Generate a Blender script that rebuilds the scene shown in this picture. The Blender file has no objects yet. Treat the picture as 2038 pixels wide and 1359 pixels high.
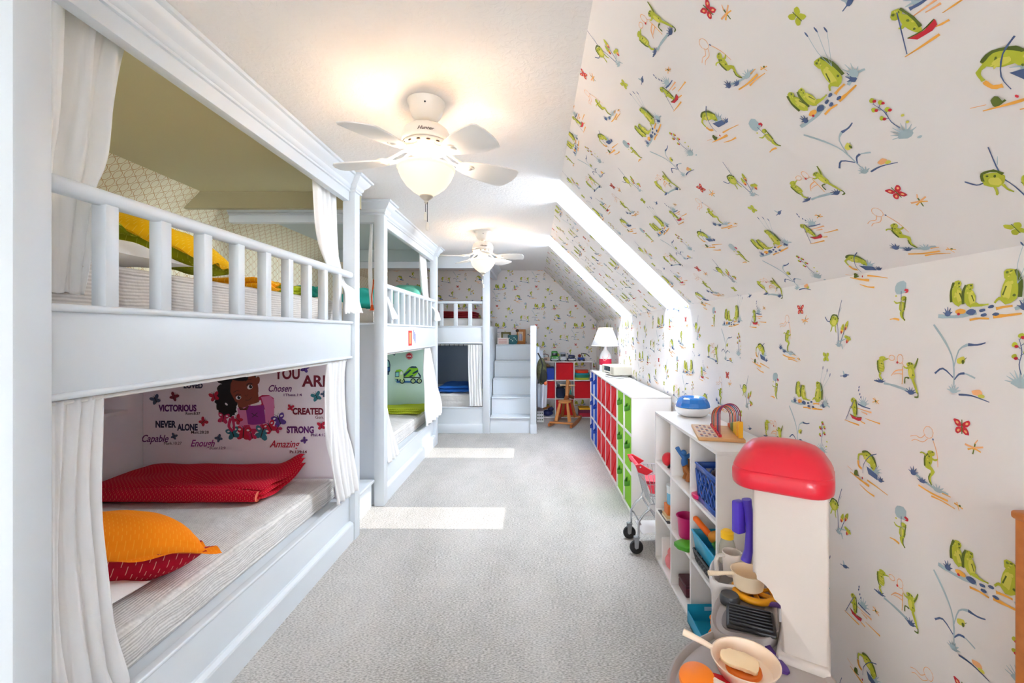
import bpy, bmesh, math, random
from mathutils import Vector, Matrix, Quaternion

S = bpy.context.scene
COL = S.collection
PI = math.pi
rnd = random.Random(11)

# ------------------------------------------------------------------ camera
CAM_H = 1.405
cam_data = bpy.data.cameras.new('camera')
cam = bpy.data.objects.new('camera', cam_data)
COL.objects.link(cam)
cam.location = (0, 0, CAM_H)
cam.rotation_euler = (PI / 2, 0, 0)
cam_data.sensor_fit = 'HORIZONTAL'
cam_data.sensor_width = 36
cam_data.lens = 880 / 2038 * 36
cam_data.shift_x = -42 / 2038
cam_data.shift_y = -18.5 / 2038
cam_data.clip_start = 0.02
cam_data.clip_end = 200
S.camera = cam

# ------------------------------------------------------------------ view, sky, sun, fill light
S.view_settings.view_transform = 'Standard'
S.view_settings.look = 'None'
S.view_settings.gamma = 1
S.view_settings.use_curve_mapping = False
S.view_settings.exposure = 2.42
S.cycles.max_bounces = 16
S.cycles.diffuse_bounces = 10
S.cycles.transparent_max_bounces = 16
S.cycles.sample_clamp_indirect = 6

world = bpy.data.worlds.new('sky')
S.world = world
world.use_nodes = True
bg = world.node_tree.nodes['Background']
bg.inputs[0].default_value = (0.88, 0.935, 1.0, 1)
bg.inputs[1].default_value = 10.0

def add_light(name, kind, loc, energy, color, direction=None, **kw):
    d = bpy.data.lights.new(name, kind)
    d.energy = energy
    d.color = color
    for k, v in kw.items():
        setattr(d, k, v)
    o = bpy.data.objects.new(name, d)
    COL.objects.link(o)
    o.location = loc
    if direction is not None:
        o.rotation_euler = Vector(direction).to_track_quat('-Z', 'Y').to_euler()
    return o

SUN_T = 1.364
add_light('sun', 'SUN', (6, 3, 8), .62, (1.0, 0.95, 0.87), (-1.0, 0.02, -SUN_T), angle=0.006)
# added fill light, set outside an invented window behind the camera
add_light('window_daylight', 'AREA', (-0.4, -4.57, 1.42), 9, (1.0, 0.96, 0.92), (0.0, 1, -0.02),
          shape='RECTANGLE', size=1.1, size_y=1.1)

# ------------------------------------------------------------------ materials
def lin(c):
    out = []
    for v in c:
        v = v / 255.0
        out.append(v / 12.92 if v <= 0.04045 else ((v + 0.055) / 1.055) ** 2.4)
    return (out[0], out[1], out[2], 1.0)

_M = {}
def mat(name, rgb, rough=0.5, metal=0.0, spec=0.5, bump=0, scale=200.0, var=0.0, vscale=8.0, emit=0.0, trans=0.0,
        sub=0.0, coat=0.0):
    if name in _M:
        return _M[name]
    m = bpy.data.materials.new(name)
    m.use_nodes = True
    nt = m.node_tree
    p = nt.nodes['Principled BSDF']
    col = lin(rgb)
    p.inputs['Base Color'].default_value = col
    p.inputs['Roughness'].default_value = rough
    p.inputs['Metallic'].default_value = metal
    p.inputs['Specular IOR Level'].default_value = spec
    p.inputs['Coat Weight'].default_value = coat
    if trans:
        p.inputs['Transmission Weight'].default_value = trans
    if emit:
        p.inputs['Emission Color'].default_value = col
        p.inputs['Emission Strength'].default_value = emit
    if bump or var:
        tc = nt.nodes.new('ShaderNodeTexCoord')
        if var:
            n = nt.nodes.new('ShaderNodeTexNoise')
            n.inputs['Scale'].default_value = vscale
            n.inputs['Detail'].default_value = 4
            nt.links.new(tc.outputs['Object'], n.inputs['Vector'])
            r = nt.nodes.new('ShaderNodeValToRGB')
            r.color_ramp.elements[0].position = 0.3
            r.color_ramp.elements[1].position = 0.7
            r.color_ramp.elements[0].color = (max(0, col[0] * (1 - var)), max(0, col[1] * (1 - var)), max(0, col[2] * (1 - var)), 1)
            r.color_ramp.elements[1].color = (min(1, col[0] * (1 + var)), min(1, col[1] * (1 + var)), min(1, col[2] * (1 + var)), 1)
            nt.links.new(n.outputs['Fac'], r.inputs['Fac'])
            nt.links.new(r.outputs['Color'], p.inputs['Base Color'])
        if bump:
            n2 = nt.nodes.new('ShaderNodeTexNoise')
            n2.inputs['Scale'].default_value = scale
            n2.inputs['Detail'].default_value = 3
            nt.links.new(tc.outputs['Object'], n2.inputs['Vector'])
            b = nt.nodes.new('ShaderNodeBump')
            b.inputs['Strength'].default_value = bump
            b.inputs['Distance'].default_value = 0.01
            nt.links.new(n2.outputs['Fac'], b.inputs['Height'])
            nt.links.new(b.outputs['Normal'], p.inputs['Normal'])
    _M[name] = m
    return m

def nmath(nt, op, a, b=None, c=None):
    n = nt.nodes.new('ShaderNodeMath')
    n.operation = op
    for i, v in enumerate((a, b, c)):
        if v is None:
            continue
        if isinstance(v, (int, float)):
            n.inputs[i].default_value = v
        else:
            nt.links.new(v, n.inputs[i])
    return n.outputs[0]

def mix_color(nt, fac, a, b):
    n = nt.nodes.new('ShaderNodeMix')
    n.data_type = 'RGBA'
    nt.links.new(fac, n.inputs[0])
    for sock, v in ((6, a), (7, b)):
        if isinstance(v, tuple):
            n.inputs[sock].default_value = v
        else:
            nt.links.new(v, n.inputs[sock])
    return n.outputs[2]

def uv_xy(nt, layer='UVMap'):
    t = nt.nodes.new('ShaderNodeTexCoord')
    s = nt.nodes.new('ShaderNodeSeparateXYZ')
    nt.links.new(t.outputs['UV'], s.inputs[0])
    return s.outputs[0], s.outputs[1]

def carpet_mat():
    m = bpy.data.materials.new('carpet')
    m.use_nodes = True
    nt = m.node_tree
    p = nt.nodes['Principled BSDF']
    p.inputs['Roughness'].default_value = 1.0
    p.inputs['Specular IOR Level'].default_value = 0.1
    tc = nt.nodes.new('ShaderNodeTexCoord')
    def noise(sc, det, stretch=None):
        n = nt.nodes.new('ShaderNodeTexNoise')
        n.inputs['Scale'].default_value = sc
        n.inputs['Detail'].default_value = det
        if stretch:
            mp = nt.nodes.new('ShaderNodeMapping')
            mp.inputs['Scale'].default_value = stretch
            nt.links.new(tc.outputs['Object'], mp.inputs[0])
            nt.links.new(mp.outputs[0], n.inputs['Vector'])
        else:
            nt.links.new(tc.outputs['Object'], n.inputs['Vector'])
        return n.outputs['Fac']
    fine = noise(120, 6, (0.7, 1.8, 1))
    mid = noise(9, 3)
    big = noise(1.6, 2, (1.6, 0.5, 1))
    tot = nmath(nt, 'ADD', nmath(nt, 'MULTIPLY', fine, 0.74), nmath(nt, 'ADD', nmath(nt, 'MULTIPLY', mid, 0.06), nmath(nt, 'MULTIPLY', big, 0.2)))
    r = nt.nodes.new('ShaderNodeValToRGB')
    r.color_ramp.elements[0].position = 0.36
    r.color_ramp.elements[1].position = 0.60
    r.color_ramp.elements[0].color = lin((136, 133, 128))
    r.color_ramp.elements[1].color = lin((204, 200, 195))
    nt.links.new(tot, r.inputs['Fac'])
    nt.links.new(r.outputs['Color'], p.inputs['Base Color'])
    b = nt.nodes.new('ShaderNodeBump')
    b.inputs['Strength'].default_value = 0.3
    b.inputs['Distance'].default_value = 0.01
    nt.links.new(fine, b.inputs['Height'])
    nt.links.new(b.outputs['Normal'], p.inputs['Normal'])
    return m

def plaster_mat(name, rgb):
    m = bpy.data.materials.new(name)
    m.use_nodes = True
    nt = m.node_tree
    p = nt.nodes['Principled BSDF']
    p.inputs['Base Color'].default_value = lin(rgb)
    p.inputs['Roughness'].default_value = 0.8
    p.inputs['Specular IOR Level'].default_value = 0.2
    tc = nt.nodes.new('ShaderNodeTexCoord')
    n = nt.nodes.new('ShaderNodeTexNoise')
    n.inputs['Scale'].default_value = 26
    n.inputs['Detail'].default_value = 5
    n.inputs['Distortion'].default_value = 1.6
    nt.links.new(tc.outputs['Object'], n.inputs['Vector'])
    r = nt.nodes.new('ShaderNodeValToRGB')
    r.color_ramp.elements[0].position = 0.45
    r.color_ramp.elements[1].position = 0.62
    nt.links.new(n.outputs['Fac'], r.inputs['Fac'])
    b = nt.nodes.new('ShaderNodeBump')
    b.inputs['Strength'].default_value = 0.22
    b.inputs['Distance'].default_value = 0.006
    nt.links.new(r.outputs['Color'], b.inputs['Height'])
    nt.links.new(b.outputs['Normal'], p.inputs['Normal'])
    return m

def oval_paper():
    m = bpy.data.materials.new('oval_wallpaper')
    m.use_nodes = True
    nt = m.node_tree
    p = nt.nodes['Principled BSDF']
    p.inputs['Roughness'].default_value = 0.75
    u, v = uv_xy(nt)
    a = nmath(nt, 'DIVIDE', u, 0.048)
    b = nmath(nt, 'DIVIDE', v, 0.068)
    row = nmath(nt, 'FLOOR', a)
    b = nmath(nt, 'ADD', b, nmath(nt, 'MULTIPLY', nmath(nt, 'MODULO', row, 2.0), 0.5))
    fa = nmath(nt, 'SUBTRACT', nmath(nt, 'FRACT', a), 0.5)
    fb = nmath(nt, 'SUBTRACT', nmath(nt, 'FRACT', b), 0.5)
    d = nmath(nt, 'SQRT', nmath(nt, 'ADD', nmath(nt, 'MULTIPLY', fa, fa), nmath(nt, 'MULTIPLY', fb, fb)))
    ring = nmath(nt, 'COMPARE', d, 0.455, 0.035)
    c = mix_color(nt, ring, lin((232, 226, 200)), lin((196, 160, 112)))
    nt.links.new(c, p.inputs['Base Color'])
    return m

def dash_mat(name, base, dash, pu, pv, wu=0.22, wv=0.5, rough=0.85):
    """woven cloth with rows of short running stitches"""
    m = bpy.data.materials.new(name)
    m.use_nodes = True
    nt = m.node_tree
    p = nt.nodes['Principled BSDF']
    p.inputs['Roughness'].default_value = rough
    p.inputs['Specular IOR Level'].default_value = 0.2
    u, v = uv_xy(nt)
    a = nmath(nt, 'DIVIDE', u, pu)
    b = nmath(nt, 'DIVIDE', v, pv)
    row = nmath(nt, 'FLOOR', a)
    b = nmath(nt, 'ADD', b, nmath(nt, 'MULTIPLY', nmath(nt, 'MODULO', row, 2.0), 0.5))
    ma = nmath(nt, 'LESS_THAN', nmath(nt, 'FRACT', a), wu)
    mb_ = nmath(nt, 'LESS_THAN', nmath(nt, 'FRACT', b), wv)
    mk = nmath(nt, 'MULTIPLY', ma, mb_)
    nt.links.new(mix_color(nt, mk, lin(base), lin(dash)), p.inputs['Base Color'])
    bp = nt.nodes.new('ShaderNodeBump')
    bp.inputs['Strength'].default_value = 0.3
    bp.inputs['Distance'].default_value = 0.004
    nt.links.new(nmath(nt, 'FRACT', a), bp.inputs['Height'])
    nt.links.new(bp.outputs['Normal'], p.inputs['Normal'])
    return m

def stripe_mat(name, c0, c1, pitch, axis=0, rough=0.9, wob=0.15):
    """fine corded stripes (object space), for quilted covers"""
    m = bpy.data.materials.new(name)
    m.use_nodes = True
    nt = m.node_tree
    p = nt.nodes['Principled BSDF']
    p.inputs['Roughness'].default_value = rough
    p.inputs['Specular IOR Level'].default_value = 0.2
    t = nt.nodes.new('ShaderNodeTexCoord')
    s = nt.nodes.new('ShaderNodeSeparateXYZ')
    nt.links.new(t.outputs['Object'], s.inputs[0])
    n = nt.nodes.new('ShaderNodeTexNoise')
    n.inputs['Scale'].default_value = 5
    nt.links.new(t.outputs['Object'], n.inputs['Vector'])
    a = nmath(nt, 'ADD', nmath(nt, 'ADD', s.outputs[axis], s.outputs[2]), nmath(nt, 'MULTIPLY', n.outputs['Fac'], wob * 0.2))
    w = nmath(nt, 'SINE', nmath(nt, 'MULTIPLY', a, 2 * PI / pitch))
    f = nmath(nt, 'MULTIPLY_ADD', w, 0.5, 0.5)
    nt.links.new(mix_color(nt, f, lin(c0), lin(c1)), p.inputs['Base Color'])
    n3 = nt.nodes.new('ShaderNodeTexNoise')
    n3.inputs['Scale'].default_value = 9
    n3.inputs['Detail'].default_value = 4
    nt.links.new(t.outputs['Object'], n3.inputs['Vector'])
    h = nmath(nt, 'ADD', nmath(nt, 'MULTIPLY', f, 0.12), nmath(nt, 'MULTIPLY', n3.outputs['Fac'], 2.2))
    b = nt.nodes.new('ShaderNodeBump')
    b.inputs['Strength'].default_value = 0.55
    b.inputs['Distance'].default_value = 0.02
    nt.links.new(h, b.inputs['Height'])
    nt.links.new(b.outputs['Normal'], p.inputs['Normal'])
    return m

def wood_mat(name, c0, c1, scale=(3, 30, 30), rough=0.4):
    m = bpy.data.materials.new(name)
    m.use_nodes = True
    nt = m.node_tree
    p = nt.nodes['Principled BSDF']
    p.inputs['Roughness'].default_value = rough
    t = nt.nodes.new('ShaderNodeTexCoord')
    mp = nt.nodes.new('ShaderNodeMapping')
    mp.inputs['Scale'].default_value = scale
    nt.links.new(t.outputs['Object'], mp.inputs[0])
    n = nt.nodes.new('ShaderNodeTexNoise')
    n.inputs['Scale'].default_value = 1.5
    n.inputs['Detail'].default_value = 5
    nt.links.new(mp.outputs[0], n.inputs['Vector'])
    nt.links.new(mix_color(nt, n.outputs['Fac'], lin(c0), lin(c1)), p.inputs['Base Color'])
    return m

def glass_pane_mat():
    m = bpy.data.materials.new('window_glass')
    m.use_nodes = True
    nt = m.node_tree
    nt.nodes.remove(nt.nodes['Principled BSDF'])
    tr = nt.nodes.new('ShaderNodeBsdfTransparent')
    tr.inputs[0].default_value = (0.96, 0.98, 1, 1)
    gl = nt.nodes.new('ShaderNodeBsdfGlossy')
    gl.inputs['Roughness'].default_value = 0.02
    mx = nt.nodes.new('ShaderNodeMixShader')
    mx.inputs[0].default_value = 0.06
    nt.links.new(tr.outputs[0], mx.inputs[1])
    nt.links.new(gl.outputs[0], mx.inputs[2])
    nt.links.new(mx.outputs[0], nt.nodes['Material Output'].inputs[0])
    return m

def cloth_mat(name, rgb, transl=0.25):
    """thin white cotton that lets some light through"""
    m = bpy.data.materials.new(name)
    m.use_nodes = True
    nt = m.node_tree
    p = nt.nodes['Principled BSDF']
    p.inputs['Base Color'].default_value = lin(rgb)
    p.inputs['Roughness'].default_value = 0.9
    p.inputs['Specular IOR Level'].default_value = 0.15
    tl = nt.nodes.new('ShaderNodeBsdfTranslucent')
    tl.inputs[0].default_value = lin(rgb)
    mx = nt.nodes.new('ShaderNodeMixShader')
    mx.inputs[0].default_value = transl
    nt.links.new(p.outputs[0], mx.inputs[1])
    nt.links.new(tl.outputs[0], mx.inputs[2])
    nt.links.new(mx.outputs[0], nt.nodes['Material Output'].inputs[0])
    t = nt.nodes.new('ShaderNodeTexCoord')
    n = nt.nodes.new('ShaderNodeTexNoise')
    n.inputs['Scale'].default_value = 22
    n.inputs['Detail'].default_value = 4
    nt.links.new(t.outputs['Object'], n.inputs['Vector'])
    b = nt.nodes.new('ShaderNodeBump')
    b.inputs['Strength'].default_value = 0.25
    b.inputs['Distance'].default_value = 0.01
    nt.links.new(n.outputs['Fac'], b.inputs['Height'])
    nt.links.new(b.outputs['Normal'], p.inputs['Normal'])
    return m

PAINT = mat('bunk_paint', (211, 217, 222), 0.38)
PAINT_WHITE = mat('white_paint', (228, 229, 229), 0.4)
CEIL = plaster_mat('ceiling_plaster', (232, 229, 226))
CARPET = carpet_mat()
OVAL = oval_paper()
GLASS = glass_pane_mat()
CURTAIN = cloth_mat('curtain_cotton', (249, 249, 249))
MATTRESS = stripe_mat('mattress_cover', (226, 223, 219), (204, 201, 197), 0.012, 0)
WHITE_LAM = mat('white_laminate', (233, 230, 228), 0.35)
PILLOW_WHITE = mat('white_cotton', (238, 236, 234), 0.9, bump=0.3, scale=18)
RED_CLOTH = dash_mat('red_kantha', (206, 10, 48), (226, 120, 96), 0.012, 0.022, 0.2, 0.45)
RED_BIN = mat('red_bin_fabric', (222, 18, 34), 0.8, bump=0.15, scale=500)
GREEN_BIN = mat('lime_bin_fabric', (138, 204, 40), 0.8, bump=0.15, scale=500)
BLUE_BIN = mat('blue_bin_fabric', (22, 84, 200), 0.8, bump=0.15, scale=500)
GREEN_LOOP = mat('green_loop', (70, 140, 24), 0.8)
BLUE_LOOP = mat('blue_loop', (12, 52, 150), 0.8)
CHROME = mat('chrome_wire', (200, 204, 208), 0.25, 1.0)
BLACK_RUBBER = mat('black_rubber', (34, 34, 36), 0.6)
RED_PLASTIC = mat('red_plastic', (216, 26, 44), 0.35)
PINE = wood_mat('amber_pine', (176, 96, 36), (206, 130, 62))
# ------------------------------------------------------------------ mesh builder
class MB:
    def __init__(self):
        self.bm = bmesh.new()
        self.uv = self.bm.loops.layers.uv.new('UVMap')
        self.mi = 0

    def face(self, pts, uvs=None):
        vs = [self.bm.verts.new(p) for p in pts]
        try:
            f = self.bm.faces.new(vs)
        except ValueError:
            return None
        f.material_index = self.mi
        if uvs:
            for l, t in zip(f.loops, uvs):
                l[self.uv].uv = t
        return f

    def box(self, x0, y0, z0, x1, y1, z1, bev=0.0, seg=2, M=None):
        c = Vector(((x0 + x1) / 2, (y0 + y1) / 2, (z0 + z1) / 2))
        sx, sy, sz = abs(x1 - x0), abs(y1 - y0), abs(z1 - z0)
        mx = Matrix.Translation(c) @ Matrix.Diagonal((sx, sy, sz, 1))
        r = bmesh.ops.create_cube(self.bm, size=1.0, matrix=mx)
        vs = r['verts']
        fs = set(f for v in vs for f in v.link_faces)
        if bev:
            es = list(set(e for v in vs for e in v.link_edges))
            rr = bmesh.ops.bevel(self.bm, geom=es, offset=min(bev, 0.49 * min(sx, sy, sz)), segments=seg, profile=0.5, affect='EDGES')
            fs = set(rr['faces']) | set(f for f in fs if f.is_valid)
            vs = list(set(v for f in fs for v in f.verts))
        for f in fs:
            f.material_index = self.mi
            n = f.normal
            f.normal_update()
            n = f.normal
            for l in f.loops:
                co = l.vert.co
                if abs(n.z) > 0.7:
                    l[self.uv].uv = (co.x, co.y)
                elif abs(n.x) > 0.7:
                    l[self.uv].uv = (co.y, co.z)
                else:
                    l[self.uv].uv = (co.x, co.z)
        if M is not None:
            bmesh.ops.transform(self.bm, matrix=M, verts=vs)
        return vs

    def rbox(self, c, s, rot=0.0, bev=0.0, seg=2, axis='Z'):
        M = Matrix.Translation(Vector(c)) @ Matrix.Rotation(rot, 4, axis)
        return self.box(-s[0] / 2, -s[1] / 2, -s[2] / 2, s[0] / 2, s[1] / 2, s[2] / 2, bev, seg, M)

    def tube(self, pts, r, n=8, closed=False, cap=True):
        pts = [Vector(p) for p in pts]
        m = len(pts)
        rs = r if isinstance(r, (list, tuple)) else [r] * m
        rings = []
        up = None
        for i, p in enumerate(pts):
            if closed:
                d = pts[(i + 1) % m] - pts[i - 1]
            else:
                d = pts[min(i + 1, m - 1)] - pts[max(i - 1, 0)]
            if d.length < 1e-9:
                d = Vector((0, 0, 1))
            d.normalize()
            if up is None:
                up = Vector((0, 0, 1)) if abs(d.z) < 0.9 else Vector((1, 0, 0))
            a = d.cross(up)
            if a.length < 1e-6:
                a = d.orthogonal()
            a.normalize()
            b = a.cross(d).normalized()
            up = b
            rings.append([self.bm.verts.new(p + (a * math.cos(2 * PI * k / n) + b * math.sin(2 * PI * k / n)) * rs[i]) for k in range(n)])
        cnt = m if closed else m - 1
        for i in range(cnt):
            A, B = rings[i], rings[(i + 1) % m]
            for k in range(n):
                f = self.bm.faces.new((A[k], A[(k + 1) % n], B[(k + 1) % n], B[k]))
                f.material_index = self.mi
                L = (pts[(i + 1) % m] - pts[i]).length
                for l, q in zip(f.loops, ((i * L, k), (i * L, k + 1), (i * L + L, k + 1), (i * L + L, k))):
                    l[self.uv].uv = (q[0], q[1] * rs[i] * 2 * PI / n)
        if cap and not closed:
            for rr in (rings[0][::-1], rings[-1]):
                f = self.bm.faces.new(rr)
                f.material_index = self.mi

    def lathe(self, prof, o=(0, 0, 0), n=28, M=None, close=False):
        o = Vector(o)
        rings = []
        for r, z in prof:
            if r < 1e-5:
                rings.append([self.bm.verts.new(o + Vector((0, 0, z)))])
            else:
                rings.append([self.bm.verts.new(o + Vector((r * math.cos(2 * PI * k / n), r * math.sin(2 * PI * k / n), z))) for k in range(n)])
        idx = list(range(len(rings) - 1))
        for i in idx:
            A, B = rings[i], rings[i + 1]
            for k in range(n):
                k2 = (k + 1) % n
                if len(A) == 1 and len(B) == 1:
                    continue
                if len(A) == 1:
                    q = (A[0], B[k2], B[k])
                elif len(B) == 1:
                    q = (A[k], A[k2], B[0])
                else:
                    q = (A[k], A[k2], B[k2], B[k])
                f = self.bm.faces.new(q)
                f.material_index = self.mi
        for R in (rings[0], rings[-1]):
            if len(R) > 1 and close:
                f = self.bm.faces.new(R)
                f.material_index = self.mi
        if M is not None:
            bmesh.ops.transform(self.bm, matrix=M, verts=[v for R in rings for v in R])

    def sphere(self, c, r, M=None, nu=16, nv=10):
        rx, ry, rz = r if isinstance(r, (list, tuple)) else (r, r, r)
        prof = [(math.sin(PI * i / nv), -math.cos(PI * i / nv)) for i in range(nv + 1)]
        prof[0] = (0, -1)
        prof[-1] = (0, 1)
        MM = Matrix.Translation(Vector(c)) @ (M if M is not None else Matrix()) @ Matrix.Diagonal((rx, ry, rz, 1))
        self.lathe(prof, (0, 0, 0), nu, MM)

    def extr(self, poly, h, M=None, bev=0.0):
        """poly in XY extruded along +Z by h, placed by M"""
        A = [self.bm.verts.new((p[0], p[1], 0)) for p in poly]
        B = [self.bm.verts.new((p[0], p[1], h)) for p in poly]
        n = len(poly)
        fs = [self.bm.faces.new(A[::-1]), self.bm.faces.new(B)]
        for i in range(n):
            fs.append(self.bm.faces.new((A[i], A[(i + 1) % n], B[(i + 1) % n], B[i])))
        for f in fs:
            f.material_index = self.mi
        vs = A + B
        if bev:
            es = list(set(fs[0].edges) | set(fs[1].edges))
            rr = bmesh.ops.bevel(self.bm, geom=es, offset=bev, segments=3, profile=0.5, affect='EDGES')
            al = set(rr['faces']) | set(f for f in fs if f.is_valid)
            for f in al:
                f.material_index = self.mi
            vs = list(set(v for f in al for v in f.verts))
        if M is not None:
            bmesh.ops.transform(self.bm, matrix=M, verts=vs)

    def grid(self, fn, nu, nv, us=1.0, vs_=1.0, close_u=False):
        V = []
        for j in range(nv + 1):
            V.append([self.bm.verts.new(fn(i / nu, j / nv)) for i in range(nu + (0 if close_u else 1))])
        for j in range(nv):
            for i in range(nu):
                i2 = (i + 1) % nu if close_u else i + 1
                f = self.bm.faces.new((V[j][i], V[j][i2], V[j + 1][i2], V[j + 1][i]))
                f.material_index = self.mi
                for l, t in zip(f.loops, ((i, j), (i + 1, j), (i + 1, j + 1), (i, j + 1))):
                    l[self.uv].uv = (t[0] / nu * us, t[1] / nv * vs_)
        return V

    def mesh_in(self, verts, polys, M=None):
        vs = [self.bm.verts.new((M @ Vector(v)) if M is not None else v) for v in verts]
        for p in polys:
            try:
                f = self.bm.faces.new([vs[i] for i in p])
                f.material_index = self.mi
            except ValueError:
                pass


def root_loc(o):
    while o.parent:
        o = o.parent
    return o.location.copy()

LOCAL = set()
def build(mb, name, mats, parent=None, smooth=True, angle=40, center=False, recalc=True):
    bm = mb.bm
    if recalc:
        bmesh.ops.recalc_face_normals(bm, faces=bm.faces)
    loc = Vector((0, 0, 0))
    if parent is not None:
        r = parent
        while r.parent:
            r = r.parent
        if r.name not in LOCAL:
            bmesh.ops.translate(bm, verts=bm.verts, vec=-r.location)
    elif center:
        xs = [v.co for v in bm.verts]
        lo = Vector((min(v.x for v in xs), min(v.y for v in xs), min(v.z for v in xs)))
        hi = Vector((max(v.x for v in xs), max(v.y for v in xs), max(v.z for v in xs)))
        loc = Vector(((lo.x + hi.x) / 2, (lo.y + hi.y) / 2, lo.z))
        bmesh.ops.translate(bm, verts=bm.verts, vec=-loc)
    if smooth:
        th = math.radians(angle)
        for f in bm.faces:
            f.smooth = True
        for e in bm.edges:
            if len(e.link_faces) == 2:
                e.smooth = e.calc_face_angle(0) < th
            else:
                e.smooth = True
    me = bpy.data.meshes.new(name)
    bm.to_mesh(me)
    bm.free()
    for m in (mats if isinstance(mats, (list, tuple)) else [mats]):
        me.materials.append(m)
    o = bpy.data.objects.new(name, me)
    COL.objects.link(o)
    o.location = loc
    if parent is not None:
        o.parent = parent
    return o

def thing(name, label, cat, loc=(0, 0, 0), rotz=0.0, group=None, local=False):
    o = bpy.data.objects.new(name, None)
    COL.objects.link(o)
    o.empty_display_size = 0.1
    o.location = loc
    o.rotation_euler = (0, 0, rotz)
    o['label'] = label
    o['category'] = cat
    if group:
        o['group'] = group
    if local or rotz:
        LOCAL.add(o.name)
    return o

def single(mb, name, mats, label, cat, group=None, smooth=True, angle=40, kind=None):
    o = build(mb, name, mats, None, smooth, angle, center=True)
    o['label'] = label
    o['category'] = cat
    if group:
        o['group'] = group
    if kind:
        o['kind'] = kind
    return o

def struct(mb, name, mats, parent=None, smooth=False, recalc=True):
    o = build(mb, name, mats, parent, smooth, recalc=recalc)
    if parent is None:
        o['kind'] = 'structure'
    return o

def text_geo(s, size=1.0, shear=0.0, bold=0.0, extrude=0.0):
    cu = bpy.data.curves.new('lettering', 'FONT')
    cu.body = s
    cu.size = size
    cu.shear = shear
    cu.offset = bold
    cu.extrude = extrude
    cu.resolution_u = 4
    ob = bpy.data.objects.new('lettering', cu)
    COL.objects.link(ob)
    dg = bpy.context.evaluated_depsgraph_get()
    dg.update()
    me = bpy.data.meshes.new_from_object(ob.evaluated_get(dg))
    vs = [tuple(v.co) for v in me.vertices]
    ps = [tuple(p.vertices) for p in me.polygons]
    bpy.data.objects.remove(ob)
    bpy.data.curves.remove(cu)
    bpy.data.meshes.remove(me)
    return vs, ps

def fit_text(s, w, h=None, shear=0.0, bold=0.0, extrude=0.0003):
    """lettering scaled to width w (and height h when given), lower left at the origin"""
    vs, ps = text_geo(s, 1.0, shear, bold, 0.001)
    x0 = min(v[0] for v in vs); x1 = max(v[0] for v in vs)
    y1 = max(v[1] for v in vs)
    yb = 0.0
    kx = w / (x1 - x0)
    ky = (h / (y1 - yb)) if h else kx
    return [((v[0] - x0) * kx, v[1] * ky, extrude * (1 if v[2] > 0 else 0)) for v in vs], ps

def smoothstep(t):
    t = max(0.0, min(1.0, t))
    return t * t * (3 - 2 * t)

def px(x, y, d):
    """point at depth d measured off the photograph"""
    return Vector(((x - 1061) * d / 880, d, CAM_H - (y - 661) * d / 880))

# ------------------------------------------------------------------ soft goods
def cushion_geo(mb, w, l, t, M, n=22, flange=0.0, mi_top=0, mi_bot=0, puff=0.5, wr=0.006, seed=0, edge_amp=0.0, low=1.0):
    rr = random.Random(seed)
    ph = [rr.uniform(0, 6.28) for _ in range(8)]
    def prof(a, b):
        q = max(0.0, (1 - abs(a) ** 2.6)) * max(0.0, (1 - abs(b) ** 2.6))
        return q ** puff
    for side in (1, -1):
        mb.mi = mi_top if side > 0 else mi_bot
        def fn(i, j):
            a = i * 2 - 1; b = j * 2 - 1
            # flange: the outer rim stays flat
            fa = min(1, abs(a) * (1 + flange)); fb = min(1, abs(b) * (1 + flange))
            h = prof(math.copysign(fa, a), math.copysign(fb, b))
            pinch = 1 - 0.06 * (1 - abs(a)) * abs(b) ** 3
            pinch2 = 1 - 0.06 * (1 - abs(b)) * abs(a) ** 3
            x = a * w / 2 * pinch2; y = b * l / 2 * pinch
            z = side * t / 2 * h * (1 if side > 0 else low) + wr * h * (math.sin(a * 7 + ph[0]) * math.sin(b * 6 + ph[1]) + 0.6 * math.sin(a * 13 + b * 9 + ph[2]))
            rim = max(abs(a), abs(b))
            z += edge_amp * max(0, (rim - 0.8) / 0.2) * math.sin(9 * (a + 1.3 * b) + ph[3])
            return M @ Vector((x, y, z))
        mb.grid(fn, n, n, w, l)
    bmesh.ops.remove_doubles(mb.bm, verts=mb.bm.verts, dist=0.0004)
    mb.mi = 0

def slab_geo(mb, w, l, t, M, n=20, wr=0.006, seed=0, deform=None):
    """a soft flat-folded layer of cloth: rounded edges, rippled top"""
    rr = random.Random(seed)
    ph = [rr.uniform(0, 6.28) for _ in range(6)]
    for side in (1, -1):
        def fn(i, j):
            a = i * 2 - 1; b = j * 2 - 1
            h = (max(0, 1 - abs(a) ** 14) * max(0, 1 - abs(b) ** 14)) ** 0.5
            z = side * t / 2 * h + wr * (math.sin(a * 4 + ph[0]) * math.sin(b * 5 + ph[1]) + 0.5 * math.sin(a * 11 + b * 5 + ph[2]))
            p = Vector((math.copysign(abs(a) ** 0.8, a) * w / 2, math.copysign(abs(b) ** 0.8, b) * l / 2, z + t / 2))
            if deform:
                p = deform(p, a, b)
            return M @ p
        mb.grid(fn, n, n, w, l)
    bmesh.ops.remove_doubles(mb.bm, verts=mb.bm.verts, dist=0.0003)

def TR(x, y, z, rz=0, rx=0, ry=0):
    return Matrix.Translation((x, y, z)) @ Matrix.Rotation(rz, 4, 'Z') @ Matrix.Rotation(ry, 4, 'Y') @ Matrix.Rotation(rx, 4, 'X')

def catmull(a, b, c, d, t):
    return 0.5 * ((2 * b) + (c - a) * t + (2 * a - 5 * b + 4 * c - d) * t * t + (3 * b - a - 3 * c + d) * t ** 3)

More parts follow.
